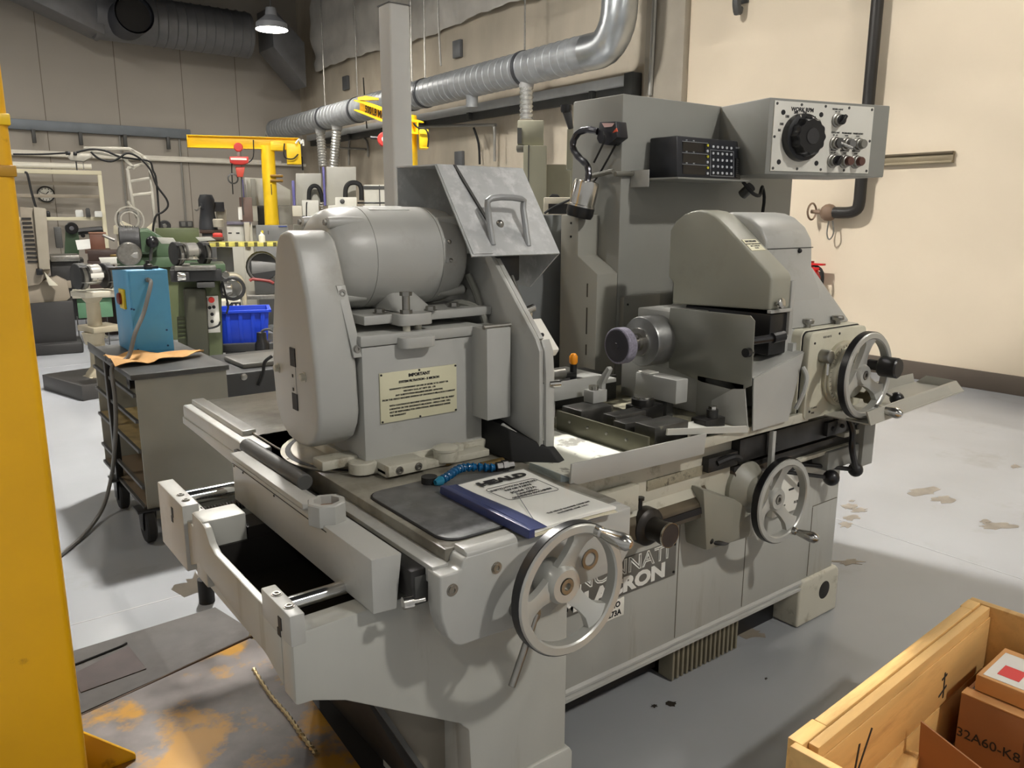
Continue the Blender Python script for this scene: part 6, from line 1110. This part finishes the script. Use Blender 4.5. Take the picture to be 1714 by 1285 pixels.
# ---- drill press and bits on the far benches
g=BG('drill_press','dark grey drill press on the far bench beside the brown board','drill press',352,12.6); DP_=mat('drill_dark',(56,58,62),.5,var=.1)
g.lathe_z(349,0,[(.14,384),(.13,372),(.10,350),(.12,345),(.12,334),(.09,326),(0,325)],'head',DP_); g.box(335,342,340,350,-.1,.12,'feed_boss',DP_); g.box(356,376,338,354,0,.25,'belt_case',DP_); g.box(345,358,350,386,.05,.15,'column',DP_); bench('drill_bench','brown topped bench carrying the drill press',334,372,385,12.6,.5,BB,BRKT,-.2); g.tube([(336,345),(330,352),(326,350)],.012,'feed_lever',BRSH,ly=-.12); g.lathe_z(366,-.1,[(.08,380),(.085,368),(.07,366)],'vise',IVR); g.box(362,380,350,372,.1,.2,'white_case',IVR)
g=BG('red_tray','red tray lying on the far bench near the drill press','tray',367,11.7,z0=0); z_=g.L(366,397).z; g.box(356,373,391,397,0,.25,'tray',mat('tray_red',(214,60,50),.5)); g.box(358,371,390,392,.02,.2,'tray_inner',mat('tray_red2',(232,90,74),.5)); bench('tray_bench','brown topped bench carrying the red tray',332,375,397,11.7,.45,BB,BRKT)
g=BG('desk_fan','small grey round fan with ivory base on the far bench','fan',276,12.0,z0=0); g.disc(276,378,.085,-.05,.06,'fan_guard',DKM); g.disc(276,378,.03,-.06,.08,'fan_hub',BRSH); g.poly([(270,386),(282,386),(290,394),(268,394)],-.04,.08,'fan_base',IVR); bench('fan_bench','red topped narrow bench carrying the small fan',262,290,394,12.0,.3,mat('bench_red',(150,40,52),.5),BRKT)
# ---- white shelf frame with a tube lamp
g=BG('storage_rack','tall cream painted shelf frame with a lower shelf against the back wall','shelf',100,14.6); SF=mat('frame_cream',(228,220,190),.55,var=.02)
a=g.L(22,286);b=g.L(170,293)
MB().box(a.x-.8,b.x,-.05,.05,b.z,b.z+.075,.006).obj('top_beam',SF,g.t,local=True); MB().box(b.x-.07,b.x,-.05,.05,0,b.z,.006).obj('upright',SF,g.t,local=True); MB().box(a.x-.8,a.x-.73,-.05,.05,0,b.z,.006).obj('upright',SF,g.t,local=True)
z=g.L(120,366).z; MB().box(a.x-.8,b.x,-.02,.40,z-.03,z+.03,.004).obj('lower_shelf',SF,g.t,local=True)
for py in (307,328): z=g.L(100,py,.3).z; MB().box(a.x-.8,b.x-.02,.28,.34,z-.03,z+.03,.004).obj('back_rail',mat('rail_taupe',(160,150,134),.6),g.t,local=True)
zz=g.L(90,277,-.02).z; MB().cyl((a.x-.7,-.02,zz),(g.L(153,277).x,-.02,zz),.05,n=12).obj('tube_lamp',mat('tube_white',(244,238,220),.4),g.t,local=True)
for i,(px0,px1,py0,py1,mt_,lb_) in enumerate(((126,140,353,364,PAPER,'white carton on the cream shelf next to a dark gadget'),(158,172,356,365,PAPER,'second white carton at the upright end of the cream shelf'),(77,85,357,366,BLK,'small black cup on the cream shelf'),(143,152,349,363,BRKT,'dark gadget with wire between two white cartons on the shelf'))):
    q=BG(['paper_carton','paper_carton','small_cup','wired_gadget'][i],lb_,['carton','carton','cup','gadget'][i],(px0+px1)/2,14.75); zs=g.L(120,366).z+.03; aa=q.L(px0,py0);bb=q.L(px1,py1); MB().box(aa.x,bb.x,0,.2,zs,zs+(aa.z-bb.z),.01).obj('body',mt_,q.t,local=True); MB().box(aa.x+.01,bb.x-.01,.01,.19,zs+(aa.z-bb.z),zs+(aa.z-bb.z)+.012,.004).obj('lid',mt_,q.t,local=True)
# ---- cable boom: tilted ladder frame carrying cords
g=BG('cable_boom','pale ladder shaped boom frame carrying looped black cords above the lathe','boom',225,11.2); LM=mat('boom_grey',(168,164,152),.5,metal=.2)
def br(a,b,w=.06): 
    A=g.L(*a);B=g.L(*b); MB().bar(A,B,w,w*.7,.005).obj('frame_bar',LM,g.t,local=True)
for a,b in (((213,282),(224,350)),((262,395),(250,275)),((213,282),(244,273)),((217,304),(252,298)),((222,327),(254,323)),((244,275),(220,250)),((218,249),(140,248)),((225,283),(205,262)),((205,262),(145,252)),((253,276),(240,262)),((240,262),(216,249)),((224,350),(230,365)),((262,395),(266,470))): br(a,b)
MB().cyl((g.L(264,470).x,0,0),(g.L(262,440).x,0,g.L(262,395).z),.05,n=10).obj('mast',LM,g.t,local=True)
g.poly([(112,262),(122,255),(150,258),(155,262),(140,270),(118,268)],-.1,.2,'end_bracket',LM); g.box(109,118,253,259,-.12,.1,'socket_block',BLK); g.box(122,129,254,260,-.12,.1,'socket_block',BLK); g.box(126,130,270,285,-.05,.05,'clamp_leg',BRKT); g.box(138,141,270,284,-.05,.05,'clamp_leg',LM)
g.tube([(128,255),(150,250),(175,252),(200,262),(225,266),(250,270),(256,285),(262,305),(268,390)],.014,'cord',BLKR,ly=-.1); g.tube([(152,254),(165,265),(185,270),(200,264),(210,257),(222,258),(238,268),(252,285),(262,310),(278,332),(281,345),(272,355),(262,360),(257,375),(256,390)],.014,'cord',BLKR,ly=-.14); g.tube([(22,258),(70,258),(110,256)],.012,'cord',BLKR,ly=-.05)
for r_ in (.19,.15,.12): 
    c=g.L(217,368); MB().lathe((c.x,-.05,c.z),(0,1,0),[(r_-.018,-.018),(r_,-.018),(r_,.018),(r_-.018,.018)],28,close=True,caps=False).obj('hose_coil',LM if r_!=.15 else BRSH,g.t,local=True)
g.tube([(213,337),(222,348),(231,356),(232,388)],.02,'hose_tail',LM,ly=-.05); g.tube([(197,352),(199,380),(203,402)],.014,'thin_mast',BRSH)
# ---- green grey cabinets behind the hood
g=BG('tall_machine_cabinet','tall grey green machine cabinet under the single flexible duct drop','cabinet',895,6.3); TG=mat('cab_grey_green',(132,130,112),.5,var=.04)
g.box(866,910,201,243,0,.5,'upper_box',TG); g.box(876,914,243,380,-.05,.6,'body',TG,z0=0); g.box(866,873,214,240,-.01,.02,'dark_window',BRKT,bev=0); g.box(864,877,243,252,-.03,.2,'side_ledge',mat('cab_dark',(104,102,92),.5)); g.box(914,1000,275,420,.35,.4,'side_panel',mat('cab_olive',(140,136,116),.5),z0=0); g.box(884,885,243,380,-.056,.01,'door_seam',BRKT,bev=0)
g=BG('monitor_stand','small white framed monitor on the machine behind the lamp head','monitor',930,5.6); g.box(910,962,330,360,0,.25,'screen_frame',IVR); g.box(918,950,341,358,-.01,.02,'screen',BLK,bev=0); g.box(905,965,358,420,.05,.3,'pedestal',mat('rear_panel_grey',(126,128,128),.5),z0=0); g.poly([(918,330),(924,324),(934,325),(938,330)],.05,.1,'top_fitting',DKM); g.tube([(911,357),(930,345),(958,333)],.008,'cord',BLKR,ly=-.05)
g=BG('dark_lever_arm','dark pivoting arm with round knob sticking up left of the control cabinet','arm',950,4.4); g.poly([(940,183),(956,182),(960,215),(952,218)],0,.05,'arm',DKM); g.lathe_z(948,.02,[(.028,188),(.032,184),(.03,176),(0,175)],'knob',BLK); g.box(949,962,215,284,.0,.06,'post',TG); g.box(955,962,280,420,.0,.1,'support',TG,z0=0)
# ---- bits at the left bench and floor
g=BG('far_partition','white sloping machine cover behind the hose coil','cover',235,13.2); g.poly([(190,378),(205,370),(240,386),(262,368),(262,392),(190,392)],0,.3,'cover',mat('cover_cream',(216,208,182),.55)); g.box(195,262,392,480,.1,.3,'base',mat('cover_taupe',(180,172,152),.6),z0=0)
for o in bpy.data.objects:
    if '_o' in o: del o['_o']
